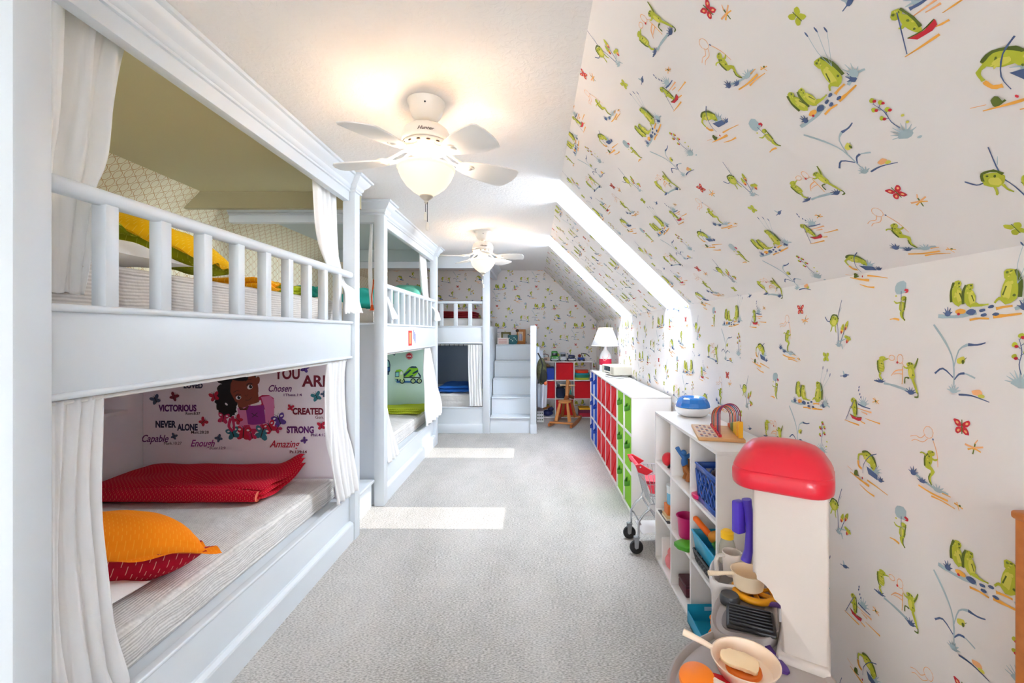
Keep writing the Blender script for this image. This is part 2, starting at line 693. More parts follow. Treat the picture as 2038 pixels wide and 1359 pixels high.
def curtain_geo(rows, folds=5, seed=0, n=60, m=40, thick=0.0015):
    """rows: [(left xyz, right xyz, fold depth)] from the heading down"""
    rr = random.Random(seed)
    ph = [rr.uniform(0, 6.28) for _ in range(8)]
    R = [(Vector(a), Vector(b), f) for a, b, f in rows]
    k = len(R)
    def row(v):
        t = v * (k - 1)
        i = min(int(t), k - 2)
        f = t - i
        g = lambda j: R[max(0, min(k - 1, j))]
        L = catmull(g(i - 1)[0], g(i)[0], g(i + 1)[0], g(i + 2)[0], f)
        Q = catmull(g(i - 1)[1], g(i)[1], g(i + 1)[1], g(i + 2)[1], f)
        return L, Q, g(i)[2] * (1 - f) + g(i + 1)[2] * f
    mb = MB()
    def fn(u, v):
        L, Q, amp = row(v)
        d = Q - L
        nrm = Vector((d.y, -d.x, 0))
        if nrm.length < 1e-6:
            nrm = Vector((1, 0, 0))
        nrm.normalize()
        uu = u + 0.025 * math.sin(2 * PI * (1.3 * v + u) + ph[0])
        w = math.sin(2 * PI * folds * uu + 1.2 * math.sin(3 * v + ph[1])) + 0.45 * math.sin(2 * PI * folds * 2.3 * uu + ph[2] + 2 * v) + 0.25 * math.sin(2 * PI * folds * 0.6 * uu + ph[3])
        p = L + d * u + nrm * (amp * w * 0.6)
        p.z += 0.004 * math.sin(2 * PI * folds * u + ph[4]) * v
        return p
    mb.grid(fn, n, m, 1, 1)
    return mb

def curtain(rows, label, folds=5, seed=0, group=None, name='curtain'):
    mb = curtain_geo(rows, folds, seed)
    o = single(mb, name, CURTAIN, label, 'curtain', group, angle=180)
    md = o.modifiers.new('thickness', 'SOLIDIFY')
    md.thickness = 0.002
    return o

def mattress(x0, y0, z0, x1, y1, z1, label, mm=None):
    t = thing('mattress', label, 'mattress', ((x0 + x1) / 2, (y0 + y1) / 2, z0))
    mb = MB()
    r = 0.03
    nx, ny = 24, 40
    # body: soft top with shallow dimples, straight sides rolled over at the edge
    def prof(u):
        return u
    sec = [(0.0, z0), (0.0, z0), ]
    H = z1 - z0
    loops = []
    # rings of the side profile (inset, z)
    side = [(0.012, 0), (0.0, 0.02), (0.0, H * 0.45), (0.002, H * 0.5), (0.0, H * 0.55), (0.0, H - 0.03), (0.008, H - 0.01), (0.03, H)]
    rr = random.Random(int(abs(x0 * 100 + y0 * 37)))
    ph = [rr.uniform(0, 6.28) for _ in range(4)]
    def ring(ins, z):
        pts = []
        a, b, c, d = x0 + ins, y0 + ins, x1 - ins, y1 - ins
        for i in range(nx):
            pts.append((a + (c - a) * i / nx, b))
        for i in range(ny):
            pts.append((c, b + (d - b) * i / ny))
        for i in range(nx):
            pts.append((c - (c - a) * i / nx, d))
        for i in range(ny):
            pts.append((a, d - (d - b) * i / ny))
        out = []
        for (x, y) in pts:
            wv = 0.004 * math.sin(x * 31 + y * 23 + ph[0] + z * 20) * math.sin(z / max(H, .01) * 3.1)
            out.append(mb.bm.verts.new((x + wv, y + wv * 0.5, z0 + z)))
        return out
    prev = None
    for ins, z in side:
        cur = ring(ins, z)
        if prev:
            k = len(cur)
            for i in range(k):
                mb.bm.faces.new((prev[i], prev[(i + 1) % k], cur[(i + 1) % k], cur[i]))
        prev = cur
    def top(u, v):
        x = x0 + 0.03 + (x1 - x0 - 0.06) * u
        y = y0 + 0.03 + (y1 - y0 - 0.06) * v
        e = min(1, 6 * min(u, 1 - u)) * min(1, 8 * min(v, 1 - v))
        return Vector((x, y, z1 + e * (0.006 * math.sin(x * 9 + ph[1]) * math.sin(y * 7 + ph[2]) + 0.008)))
    mb.grid(top, nx, ny, x1 - x0, y1 - y0)
    bmesh.ops.remove_doubles(mb.bm, verts=mb.bm.verts, dist=0.0008)
    build(mb, 'cover', mm or MATTRESS, t, angle=60)
    for zz in (z0 + 0.022, z1 - 0.022):
        p = MB()
        p.tube([(x0, y0, zz), (x1, y0, zz), (x1, y1, zz), (x0, y1, zz)], 0.005, 6, closed=True)
        build(p, 'piping', mm or MATTRESS, t)
    return t
# ------------------------------------------------------------------ the room
ZC = 2.46            # ceiling
XS = 0.19            # ceiling / slope edge
XK, ZK = 1.08, 1.597 # knee wall
YF, YB = 7.55, -4.6  # far wall, wall behind the camera
XL = -2.65
SL = math.hypot(XK - XS, ZC - ZK)
SD = Vector(((XK - XS) / SL, 0, -(ZC - ZK) / SL))   # down the slope
SN = Vector((-SD.z, 0, SD.x))                        # outward
SKY = [(-3.9, -3.35), (-2.1, -1.55), (3.07, 3.58), (4.85, 5.40)]  # first two are unseen, added behind the camera to brighten the room

mb = MB()
mb.box(XL, YB, -0.08, XK, YF, 0.0)
struct(mb, 'floor', CARPET)
mb = MB()
mb.face([(-2.46, YB, ZC), (-2.46, YF, ZC), (XS, YF, ZC), (XS, YB, ZC)])
mb.face([(-2.46, YB, ZC + .08), (XS, YB, ZC + .08), (XS, YF, ZC + .08), (-2.46, YF, ZC + .08)])
struct(mb, 'ceiling', CEIL, recalc=False)

# wallpaper: little painted scenes with frogs, stamped on a half-drop repeat
WP = [mat('wallpaper_ground', (231, 226, 223), 0.7),
      mat('wallpaper_lime', (182, 188, 50), 0.7), mat('wallpaper_dark_green', (94, 110, 34), 0.7),
      mat('wallpaper_yellow', (212, 206, 84), 0.7), mat('wallpaper_ochre', (238, 172, 70), 0.7),
      mat('wallpaper_blue', (78, 98, 140), 0.7), mat('wallpaper_pale_blue', (168, 188, 194), 0.7),
      mat('wallpaper_red', (200, 36, 52), 0.7), mat('wallpaper_peach', (238, 176, 120), 0.7)]
LIME, DKG, YEL, OCH, BLU, PAL, RED, PEA = range(1, 9)

class Motif:
    def __init__(self, seed):
        self.p = []
        self.r = random.Random(seed)
    def blob(self, c, x, y, rx, ry, rot=0, jit=0.14, n=11):
        o = []
        ca, sa = math.cos(math.radians(rot)), math.sin(math.radians(rot))
        for i in range(n):
            a = 2 * PI * i / n
            k = 1 + self.r.uniform(-jit, jit)
            u, v = rx * k * math.cos(a), ry * k * math.sin(a)
            o.append((x + u * ca - v * sa, y + u * sa + v * ca))
        self.p.append((c, o))
        if c == LIME and rx > 1.0 and n == 11:
            for k in range(4):
                self.blob((DKG, YEL, DKG, YEL)[k], x + self.r.uniform(-.55, .55) * rx, y + self.r.uniform(-.6, .6) * ry, rx * .22, ry * .12, rot + self.r.uniform(20, 70), .3, 7)
    def stroke(self, c, pts, w0=0.25, w1=0.1, jit=0.12):
        n = len(pts)
        # densify
        q = []
        for i in range(n - 1):
            for t in range(3):
                f = t / 3
                q.append(tuple(catmull(pts[max(i - 1, 0)][k], pts[i][k], pts[i + 1][k], pts[min(i + 2, n - 1)][k], f) for k in (0, 1)))
        q.append(pts[-1])
        m = len(q)
        A, B = [], []
        for i in range(m):
            a, b = q[max(i - 1, 0)], q[min(i + 1, m - 1)]
            dx, dy = b[0] - a[0], b[1] - a[1]
            L = math.hypot(dx, dy) or 1
            w = (w0 + (w1 - w0) * i / (m - 1)) * (1 + self.r.uniform(-jit, jit) * 2)
            A.append((q[i][0] - dy / L * w, q[i][1] + dx / L * w))
            B.append((q[i][0] + dy / L * w, q[i][1] - dx / L * w))
        for i in range(m - 1):
            self.p.append((c, [A[i], B[i], B[i + 1], A[i + 1]]))
    def ring(self, c, x, y, rx, ry, w=0.12):
        pts = [(x + rx * math.cos(2 * PI * i / 9), y + ry * math.sin(2 * PI * i / 9)) for i in range(10)]
        self.stroke(c, pts, w, w, 0.2)
    def splat(self, c, x, y, rx, ry, k=9):
        for i in range(k):
            a = PI * (i + 0.5) / k
            self.stroke(c, [(x, y), (x + rx * math.cos(a) * 0.6, y + ry * math.sin(a) * 0.6), (x + rx * math.cos(a), y + ry * math.sin(a))], 0.35, 0.05)
        self.blob(c, x, y + ry * 0.1, rx * 0.55, ry * 0.35)
    def sit(self, x, y, f=1, k=1.0):
        """a sitting frog, facing f"""
        self.blob(LIME, x, y, 2.1 * k, 3.4 * k, 12 * f)
        self.blob(YEL, x + 0.7 * f * k, y - 0.4 * k, 1.0 * k, 2.3 * k, 12 * f)
        self.blob(LIME, x - 0.2 * f * k, y + 3.5 * k, 1.7 * k, 1.3 * k, 10 * f)
        self.stroke(DKG, [(x - 1.2 * f * k, y + 4.4 * k), (x - 2.2 * f * k, y + 1.6 * k), (x - 2.1 * f * k, y - 2 * k)], 0.35 * k, 0.5 * k)
        self.blob(DKG, x + 0.6 * f * k, y + 4.0 * k, 0.35 * k, 0.3 * k)
        self.stroke(LIME, [(x + 0.6 * f * k, y - 2.6 * k), (x + 2.4 * f * k, y - 2.0 * k), (x + 3.4 * f * k, y - 3.0 * k)], 0.5 * k, 0.25 * k)
        self.stroke(DKG, [(x + 0.8 * f * k, y + 0.8 * k), (x + 1.6 * f * k, y - 1.3 * k)], 0.2 * k, 0.15 * k)

def m_umbrella():
    m = Motif(1)
    m.blob(PAL, -0.3, 6.4, 3.0, 3.0); m.blob(RED, 2.4, 4.9, 1.1, 1.0); m.blob(PAL, 0, 4.6, 2.2, 0.7)
    m.stroke(OCH, [(-6, -6.6), (-3.5, -6.4), (-1, -6.9)], 0.2, 0.5)
    m.blob(LIME, 0.4, -1.6, 1.5, 2.6); m.blob(LIME, 1.2, 1.8, 1.5, 1.0); m.blob(YEL, 0.1, -1.6, 0.8, 1.8)
    m.stroke(DKG, [(2.2, 2.3), (1.9, 0), (1.4, -3)], 0.25, 0.3)
    m.stroke(BLU, [(0, 5), (-0.1, 0), (-0.1, -3.5)], 0.14, 0.12)
    m.stroke(LIME, [(-0.5, 0.3), (-2.5, 0.2), (-3.7, 1.2)], 0.4, 0.2)
    m.stroke(LIME, [(0, -3.6), (0.2, -5.6), (1.8, -7.2)], 0.7, 0.3)
    m.stroke(DKG, [(1, -3.6), (0.9, -5.8), (1.9, -7.3)], 0.25, 0.2)
    m.blob(YEL, -2.6, 3.2, 0.5, 0.4)
    return m.p
def m_picnic():
    m = Motif(2)
    m.stroke(PAL, [(-15, -5.4), (-9, -5.8), (-2, -4.6)], 0.5, 0.7); m.stroke(PAL, [(9, -4.2), (13, -3), (16, -3.6)], 0.5, 0.3)
    m.splat(BLU, -11.5, -5, 1.8, 2.6, 5); m.splat(BLU, 11.5, -4, 2.0, 2.8, 5); m.splat(PAL, 13, -3, 2.5, 4.0, 5)
    m.blob(OCH, -6.8, -4.2, 1.8, .9); m.blob(BLU, -3.6, -4.6, 1.6, 1.0); m.stroke(OCH, [(4, -3.9), (6, -3.5), (8.6, -3.3)], .5, .3); m.stroke(OCH, [(-4, -7), (-1, -6.6), (2, -6.8)], 0.4, 0.2)
    m.stroke(OCH, [(3.2, -6.2), (7, -6), (11, -5.6)], .6, .25)
    for x, y in ((0, -4.2), (2.6, -3.2), (0.4, -5.6), (4, -5.5)):
        m.blob(BLU, x, y, 1.0, 0.5, 10)
    m.blob(RED, -7.6, -5, 0.5, 0.4)
    m.sit(-8, 1, 1, 1.0); m.sit(-4, 0, 1, 0.95); m.sit(8, 1.6, -1, 1.25)
    m.stroke(LIME, [(-3, -2.5), (0, -2.6), (2, -2.4)], 0.4, 0.2)
    for a, b, c in ((9, 14, 0), (11, 13, 1), (12, 11, 2)):
        m.stroke(PAL, [(10, 3), (a + 1, b * 0.6), (a + 2.6 + c, b)], 0.08, 0.08)
        m.blob(BLU, a + 2.6 + c, b + 0.5, 0.28, 0.9, -10)
    return m.p
def m_badminton():
    m = Motif(3)
    m.stroke(BLU, [(-12, -6), (-9.5, -6.3), (-8, -5.8)], 0.2, 0.5); m.splat(BLU, -8.6, -6.2, 2.6, 1.6, 5)
    m.stroke(PAL, [(-7, -6.6), (-2, -7), (4, -8)], 0.4, 0.4); m.splat(BLU, 5.5, -8.8, 2.8, 2.2, 6)
    m.blob(LIME, -8.4, 0.4, 2.0, 2.8, 15); m.stroke(DKG, [(-10, 2), (-9.8, -1.4), (-8.6, -3.4)], 0.35, 0.3); m.blob(LIME, -7.6, 3.0, 1.6, 1.1)
    for k in range(4):
        m.stroke(YEL, [(-9, 1.6 - k), (-7, 1.4 - k)], 0.15, 0.15)
    m.stroke(LIME, [(-8.4, -2.4), (-8.9, -4), (-7.6, -5.4)], 0.55, 0.35)
    m.stroke(LIME, [(-7, 2.2), (-5.4, 3), (-4.4, 3.1)], 0.3, 0.15); m.ring(PEA, -2.9, 3.6, 1.4, 1.0); m.ring(PEA, 1.0, 3.4, 1.3, 1.7)
    m.stroke(PEA, [(1.8, 2), (3, 0.7), (3.6, 0.3)], 0.12, 0.12); m.blob(RED, -0.3, 2, 0.4, 0.45)
    m.stroke(PEA, [(-3.2, -3.4), (-1, -1.2), (2.2, -0.6)], 0.12, 0.3); m.stroke(PEA, [(-2, -2.6), (0, -2.2), (2.2, -2.2)], 0.1, 0.2); m.stroke(OCH, [(2.2, 0.8), (2.1, -3), (1.9, -6)], 0.14, 0.14)
    m.blob(LIME, 5.4, 1.4, 1.5, 1.1); m.blob(LIME, 6, -1.4, 1.5, 2.6, 10); m.blob(YEL, 5.6, -1.4, 0.8, 1.8)
    m.stroke(LIME, [(4.8, 0.4), (3.6, 0.2), (2.6, 0.8)], 0.4, 0.2); m.stroke(LIME, [(6.8, 0), (8, 2), (8.8, 4)], 0.5, 0.3); m.stroke(DKG, [(7.2, 0.4), (8.2, 2.2), (8.8, 4.2)], 0.2, 0.2)
    m.stroke(DKG, [(5.2, -3.4), (3.4, -3.4), (3.2, -5.6)], 0.3, 0.25); m.stroke(LIME, [(6.6, -3.6), (7.8, -6.4), (8.6, -8.6)], 0.6, 0.3); m.stroke(DKG, [(8.8, -8.2), (8.8, -9.8), (7.4, -10)], 0.25, 0.3)
    m.blob(DKG, 5.1, 2, 0.4, 0.35); m.blob(DKG, 6.2, 1.9, 0.3, 0.3)
    return m.p
def m_grass():
    m = Motif(4)
    m.stroke(PAL, [(0.6, -8), (0.4, -1), (-1.8, 4), (-5.4, 9)], 0.2, 0.3); m.stroke(PAL, [(0.5, -3), (2, 2), (4.5, 3.6)], 0.14, 0.3); m.stroke(BLU, [(4.5, 3.6), (7, 3.6), (9, 4.2)], 0.35, 0.12)
    m.stroke(BLU, [(0.4, -5.4), (-2.6, -3.2), (-5, -4.8)], 0.16, 0.3); m.stroke(PAL, [(0.6, -6), (3, -4), (6.4, -5)], 0.15, 0.2); m.stroke(BLU, [(0.8, -6), (2, -4.4), (3.6, -4)], 0.1, 0.35)
    m.blob(YEL, 2.6, -0.6, 1.3, 0.9, 30); m.blob(DKG, 3.2, -1, 0.4, 0.6); m.stroke(DKG, [(3.6, -0.4), (4.2, 0.2)], 0.08, 0.05)
    m.splat(PAL, 0.6, -9.2, 2.0, 2.0, 6); m.stroke(BLU, [(2, -9.8), (5.5, -9.6), (10, -10.6)], 0.25, 0.12); m.blob(PEA, 7, -8.6, 1.4, 0.8); m.blob(YEL, 8, -9.4, 0.8, 0.5)
    return m.p
def m_bush():
    m = Motif(5)
    m.splat(PAL, 0, -7, 4.5, 4.5, 9); m.stroke(BLU, [(0.4, -4), (-0.2, -1), (0.6, 3), (-0.2, 7)], 0.16, 0.1)
    for x, y in ((-1.6, 1.5), (1.8, 3.0), (-1.4, 5.2), (0.4, 8.0), (1.9, 6.0)):
        m.stroke(BLU, [(0.2, y - 1.2), (x, y)], 0.1, 0.08)
        m.blob(LIME, x, y, 0.9, 0.7, 30); m.blob(RED, x + 0.5, y - 0.6, 0.6, 0.5)
    m.blob(YEL, 4, -1, 0.6, 0.4); m.blob(YEL, 3.6, -3.5, 0.5, 0.4); m.blob(PAL, 3, -9.5, 0.8, 0.4)
    return m.p
def m_branch():
    m = Motif(6)
    m.stroke(BLU, [(2.6, -9.6), (2.4, -3), (2.0, 1), (4.6, 9)], 0.18, 0.12); m.stroke(PAL, [(3.2, 4), (4.6, 6)], 0.1, 0.05)
    m.blob(LIME, 0, 0.6, 2.6, 2.2); m.stroke(DKG, [(-2.2, 1), (-1, 3), (1.6, 2.8), (2.6, 1.2)], 0.3, 0.4); m.blob(YEL, 0, 0, 1.3, 1.2); m.blob(DKG, -0.5, 2.0, 0.3, 0.3)
    m.stroke(LIME, [(-1, -1.2), (-1.6, -3), (-2.2, -3.8)], 0.35, 0.2); m.stroke(LIME, [(0.8, -1.4), (0.8, -3), (1.4, -4.2)], 0.35, 0.2); m.stroke(BLU, [(-2.4, 0.6), (-4, 0.6), (-5.6, 2.6)], 0.15, 0.2)
    for x, y, a in ((5, -2.6, 70), (7.4, -1.2, 60), (8.2, -6.4, -20)):
        m.blob(LIME, x, y, 2.0, 0.8, a); m.blob(OCH, x - 0.3, y - 1.0, 0.8, 0.6); m.blob(RED, x - 0.6, y - 1.5, 0.4, 0.6)
    m.stroke(BLU, [(4, -8.2), (6, -4), (7, -2)], 0.14, 0.1); m.stroke(PAL, [(2.4, -8), (5, -7.4), (7.4, -6.6)], 0.3, 0.2); m.splat(PAL, 3, -9.6, 2.2, 2.0, 5); m.stroke(PAL, [(4.4, -9), (5.6, -11)], 0.3, 0.1)
    return m.p
def m_boat():
    m = Motif(7)
    m.splat(PAL, 4, 2.6, 3.0, 3.2, 7); m.stroke(BLU, [(1.4, 2.4), (4, 1.8), (7.4, 1.6)], 0.35, 0.15)
    for y, a, b in ((0.6, 1, 8), (-0.4, 3, 6), (-2.6, 5, 12), (-5.2, -6, 2), (-4.0, 2.5, 5)):
        m.stroke(OCH if y < -2 else PEA, [(a, y + 0.2), ((a + b) / 2, y - 0.1), (b, y - 0.3)], 0.1, 0.28)
    m.blob(LIME, -0.4, 0.2, 1.2, 2.8, 8); m.blob(LIME, -1.0, 3.4, 1.3, 1.1); m.stroke(DKG, [(0.3, 3.8), (0.8, 0.6), (0.6, -1.8)], 0.25, 0.3); m.stroke(LIME, [(-0.8, 1), (-2, 0.4), (-2.6, 0.8)], 0.35, 0.2); m.blob(DKG, -1.5, 3.7, 0.3, 0.3)
    m.p.append((RED, [(-2.8, -2.2), (-1.6, -3.6), (1.6, -4.0), (3.0, -3.6), (3.4, -2.4), (0.5, -2.9)])); m.stroke(DKG, [(-2.8, -2.1), (0.3, -2.7), (3.3, -2.3)], 0.12, 0.12)
    m.stroke(BLU, [(-0.6, 3.6), (-2.8, -0.4), (-5.2, -4.8)], 0.14, 0.12)
    for x, y in ((1.8, 7.6), (2.4, 6.2), (2.9, 5.2), (2.0, 8.8)):
        m.blob(BLU, x, y, 0.25, 0.5, -20)
    m.stroke(OCH, [(9.6, 6), (10.4, 3.8)], 0.12, 0.1); m.stroke(OCH, [(8.6, 4.2), (11.6, 5.2)], 0.2, 0.12); m.stroke(OCH, [(8.8, 5.6), (11.6, 4)], 0.2, 0.12); m.blob(DKG, 10.1, 4.8, 0.3, 0.5)
    return m.p
def m_net():
    m = Motif(8)
    m.ring(PEA, -1.4, 10.2, 1.8, 2.0, 0.1); m.stroke(PEA, [(-2.6, 9.2), (-4.4, 7.6), (-6.4, 8.0), (-8.6, 7.2)], 0.12, 0.1); m.stroke(PEA, [(-1.6, 8), (-3.6, 6.4), (-6.4, 6.6), (-8, 5.8)], 0.1, 0.12)
    m.stroke(PEA, [(0.2, 8.4), (1.8, 4), (2.2, -0.6)], 0.14, 0.1); m.blob(BLU, 0.4, 8.2, 0.3, 0.4)
    m.blob(LIME, -1.4, 0.6, 1.6, 2.7, -18); m.stroke(DKG, [(-0.2, 3.6), (-2.6, 1.8), (-2.7, -1.6)], 0.3, 0.35); m.blob(LIME, -0.2, 3.4, 1.4, 1.0); m.blob(DKG, 0.3, 3.9, 0.3, 0.25)
    m.stroke(LIME, [(-0.6, 1.8), (1, 1.4), (2.2, 2)], 0.4, 0.25); m.stroke(LIME, [(-2.2, 2.2), (-3.6, 2.8), (-4.6, 2.4)], 0.35, 0.2)
    m.stroke(LIME, [(-1.2, -1.4), (0.4, -2.6), (-0.9, -5), (-0.2, -7.2)], 0.8, 0.3); m.stroke(DKG, [(-0.6, -3.6), (-1.2, -5.6), (0, -7.4)], 0.2, 0.2)
    m.stroke(PAL, [(-8, -4.6), (-4, -6.6), (1, -8), (6, -8.4)], 0.35, 0.4); m.splat(BLU, -7.2, -5.6, 2.2, 2.6, 5); m.splat(BLU, -3.6, -7.4, 2.2, 1.6, 5); m.splat(PAL, 2.4, -8.4, 3, 2.2, 6)
    m.stroke(OCH, [(-5, -9), (0, -10), (6, -10.4)], 0.25, 0.35); m.stroke(OCH, [(0, -11), (4, -11.2), (8.4, -12)], 0.3, 0.12); m.stroke(OCH, [(4, -8.6), (7, -8.8)], 0.2, 0.12)
    m.stroke(OCH, [(9, -9.6), (9.8, -12)], 0.14, 0.12); m.stroke(OCH, [(8.2, -10.2), (11, -11)], 0.25, 0.15); m.blob(DKG, 10, -10.4, 0.4, 0.3)
    return m.p
def m_red_butterfly():
    m = Motif(9)
    for x, y, a in ((-1.2, 1.0, 40), (1.2, 1.0, -40), (-0.9, -0.9, -40), (0.9, -0.9, 40)):
        m.blob(RED, x, y, 1.3, 0.8, -a)
        m.blob(PEA, x * 1.1, y * 1.1, 0.45, 0.3, -a)
    m.stroke(DKG, [(0, 2), (0, -1.8)], 0.14, 0.14)
    return m.p
def m_dragonfly():
    m = Motif(10)
    m.stroke(DKG, [(-0.4, -1.6), (0.3, 1.6)], 0.16, 0.22); m.stroke(PEA, [(-2.6, 0.6), (0, 0.3), (2.4, 1)], 0.25, 0.25); m.stroke(OCH, [(-1.8, -0.6), (0, 0), (1.8, -0.5)], 0.2, 0.2); m.stroke(PEA, [(0.2, 1.4), (1.0, 2.6)], 0.2, 0.1)
    return m.p
def m_green_butterfly():
    m = Motif(11)
    for x, y, a in ((-0.9, 0.8, -40), (0.9, 0.8, 40), (-0.7, -0.8, 40), (0.7, -0.8, -40)):
        m.blob(LIME, x, y, 1.0, 0.7, a)
    m.stroke(DKG, [(0, 1.4), (0, -1.4)], 0.1, 0.1)
    return m.p
def m_bird():
    m = Motif(12)
    m.blob(BLU, 0, 0, 1.2, 0.6, 15); m.stroke(BLU, [(0.6, 0.3), (2, 0.4)], 0.3, 0.1); m.stroke(PAL, [(-0.4, 0.3), (-1, 1.6)], 0.5, 0.1); m.stroke(BLU, [(-0.8, -0.2), (-2.4, -0.4)], 0.15, 0.1)
    return m.p
def m_fisher():
    m = Motif(13)
    m.splat(PAL, 3.4, -2.6, 4.0, 3.6, 8); m.p.append((BLU, [(-0.6, -1.6), (5.0, -3.4), (5.0, -5.4), (0.4, -4.4)])); m.splat(BLU, 6.4, -5.2, 2.0, 1.8, 5)
    m.blob(LIME, 0.4, 2.0, 3.6, 2.0, -16); m.stroke(DKG, [(-2.8, 3.4), (0, 4.2), (3.2, 2.4), (4.2, -0.4)], 0.35, 0.5); m.blob(YEL, 0, 1.4, 1.6, 0.9, -16); m.blob(LIME, 2.8, -0.4, 1.4, 1.8, 10)
    m.stroke(LIME, [(-2.4, 2.6), (-4.6, 1.8), (-5, -0.4)], 0.45, 0.4); m.stroke(OCH, [(-5, -0.6), (-4.6, -2.6), (-3.0, -3.4)], 0.45, 0.5)
    m.stroke(BLU, [(4.6, 4.6), (1, 2.6), (-2, -1.4), (-2.4, -5)], 0.18, 0.1)
    m.blob(DKG, -6.2, -6.0, 1.0, 1.4, -30); m.stroke(DKG, [(-6.8, -7), (-4.6, -6.6)], 0.3, 0.2); m.blob(RED, -2.6, -7, 0.3, 0.4); m.blob(DKG, -2.2, 3.6, 0.35, 0.3)
    m.stroke(OCH, [(-9.5, -6.6), (-4, -8.0), (1, -9)], 0.12, 0.5); m.stroke(OCH, [(0, -7), (5, -8), (10, -9.2)], 0.3, 0.12); m.stroke(OCH, [(-4, -10), (0, -11.4), (3.6, -12)], 0.1, 0.35); m.stroke(PEA, [(-11, -4.6), (-8, -5.6)], 0.12, 0.1)
    return m.p

MOTIFS = [(m_umbrella(), 0, 0, .70), (m_picnic(), .235, 0, .78), (m_badminton(), -.01, -.19, .78), (m_grass(), .156, -.15, .95),
          (m_bush(), .316, -.15, .72), (m_branch(), -.29, -.05, .86), (m_boat(), -.184, -.344, .88), (m_net(), .10, -.44, .80),
          (m_red_butterfly(), .183, -.324, .95), (m_dragonfly(), .214, -.37, .9), (m_green_butterfly(), -.334, -.176, 1.0), (m_bird(), -.234, -.235, 1.0),
          (m_fisher(), -.13, -.505, .82)]
PU, PV = 0.672, 0.66

def clip(poly, reg):
    out = poly
    n = len(reg)
    for i in range(n):
        ax, ay = reg[i]
        bx, by = reg[(i + 1) % n]
        inp, out = out, []
        if not inp:
            return []
        def side(p):
            return (bx - ax) * (p[1] - ay) - (by - ay) * (p[0] - ax)
        for k in range(len(inp)):
            p, q = inp[k - 1], inp[k]
            sp, sq = side(p), side(q)
            if sq >= 0:
                if sp < 0:
                    t = sp / (sp - sq)
                    out.append((p[0] + (q[0] - p[0]) * t, p[1] + (q[1] - p[1]) * t))
                out.append(q)
            elif sp >= 0:
                t = sp / (sp - sq)
                out.append((p[0] + (q[0] - p[0]) * t, p[1] + (q[1] - p[1]) * t))
    return out

def paper(mb, reg, place, s0, h0):
    """stamp the pattern inside the convex region (counter-clockwise) of unrolled paper"""
    lo = (min(p[0] for p in reg), min(p[1] for p in reg))
    hi = (max(p[0] for p in reg), max(p[1] for p in reg))
    for i in range(int((lo[0] - s0) / PU) - 2, int((hi[0] - s0) / PU) + 3):
        for j in range(int((lo[1] - h0) / PV) - 3, int((hi[1] - h0) / PV) + 4):
            cs = s0 + i * PU
            ch = h0 + j * PV + (PV / 2 if i % 2 else 0)
            for polys, ds, dh, k in MOTIFS:
                x0, y0 = cs + ds, ch + dh
                if x0 < lo[0] - .2 or x0 > hi[0] + .2 or y0 < lo[1] - .2 or y0 > hi[1] + .2:
                    continue
                for q, (c, pts) in enumerate(polys):
                    pp = [(x0 + p[0] * k * 0.01, y0 + p[1] * k * 0.01) for p in pts]
                    if all(lo[0] < p[0] < hi[0] and lo[1] < p[1] < hi[1] for p in pp) and len(reg) == 4:
                        cl = pp
                    else:
                        cl = clip(pp, reg)
                    if len(cl) >= 3:
                        mb.mi = c
                        mb.face([place(a, b, 0.0006 + 0.000012 * q) for a, b in cl])
    mb.mi = 0

# knee wall on the right
mb = MB()
mb.face([(XK, YB, 0), (XK, YB, ZK), (XK, YF, ZK), (XK, YF, 0)])
paper(mb, [(-YF, 0), (0.4, 0), (0.4, ZK), (-YF, ZK)], lambda s, h, e: (XK - e, -s, h), -1.296, 1.49)
struct(mb, 'wall_right', WP, recalc=False)
# the slope above it, in strips between the two seen skylights and the two added ones
def on_slope(s, h, e):
    d = SL - (h - ZK)
    return Vector((XS, -s, ZC)) + SD * d - SN * e
mb = MB()
strips = [(YB, SKY[0][0]), (SKY[0][1], SKY[1][0]), (SKY[1][1], SKY[2][0]), (SKY[2][1], SKY[3][0]), (SKY[3][1], YF)]
for a, b in strips:
    mb.face([on_slope(-b, ZK, 0), on_slope(-a, ZK, 0), on_slope(-a, ZK + SL, 0), on_slope(-b, ZK + SL, 0)])
    mb.face([on_slope(-b, ZK, -.26), on_slope(-b, ZK + SL, -.26), on_slope(-a, ZK + SL, -.26), on_slope(-a, ZK, -.26)])
    paper(mb, [(-b, ZK), (min(-a, 0.4), ZK), (min(-a, 0.4), ZK + SL), (-b, ZK + SL)], on_slope, -1.296, 1.49)
struct(mb, 'wall_slope', WP, recalc=False)
# far wall
mb = MB()
fw = [(XL, 0), (XK, 0), (XK, ZK), (XS, ZC), (-2.46, ZC), (XL, 2.27)]
mb.face([(x, YF, z) for x, z in fw])
paper(mb, fw, lambda s, h, e: (s, YF - e, h), -.80, 2.177)
struct(mb, 'wall_far', WP, recalc=False)
# left wall: painted low down, oval trellis paper above and on the slope
LILAC = mat('grey_wall', (238, 238, 241), 0.6)
mb = MB()
mb.mi = 0
mb.face([(XL, YB, 0), (XL, YF, 0), (XL, YF, 1.40), (XL, YB, 1.40)])
mb.mi = 1
mb.face([(XL, YB, 1.40), (XL, YF, 1.40), (XL, YF, 2.27), (XL, YB, 2.27)], [(YB, 1.4), (YF, 1.4), (YF, 2.27), (YB, 2.27)])
mb.face([(XL, YB, 2.27), (XL, YF, 2.27), (-2.46, YF, ZC), (-2.46, YB, ZC)], [(YB, 2.27), (YF, 2.27), (YF, 2.54), (YB, 2.54)])
struct(mb, 'wall_left', [LILAC, OVAL], recalc=False)
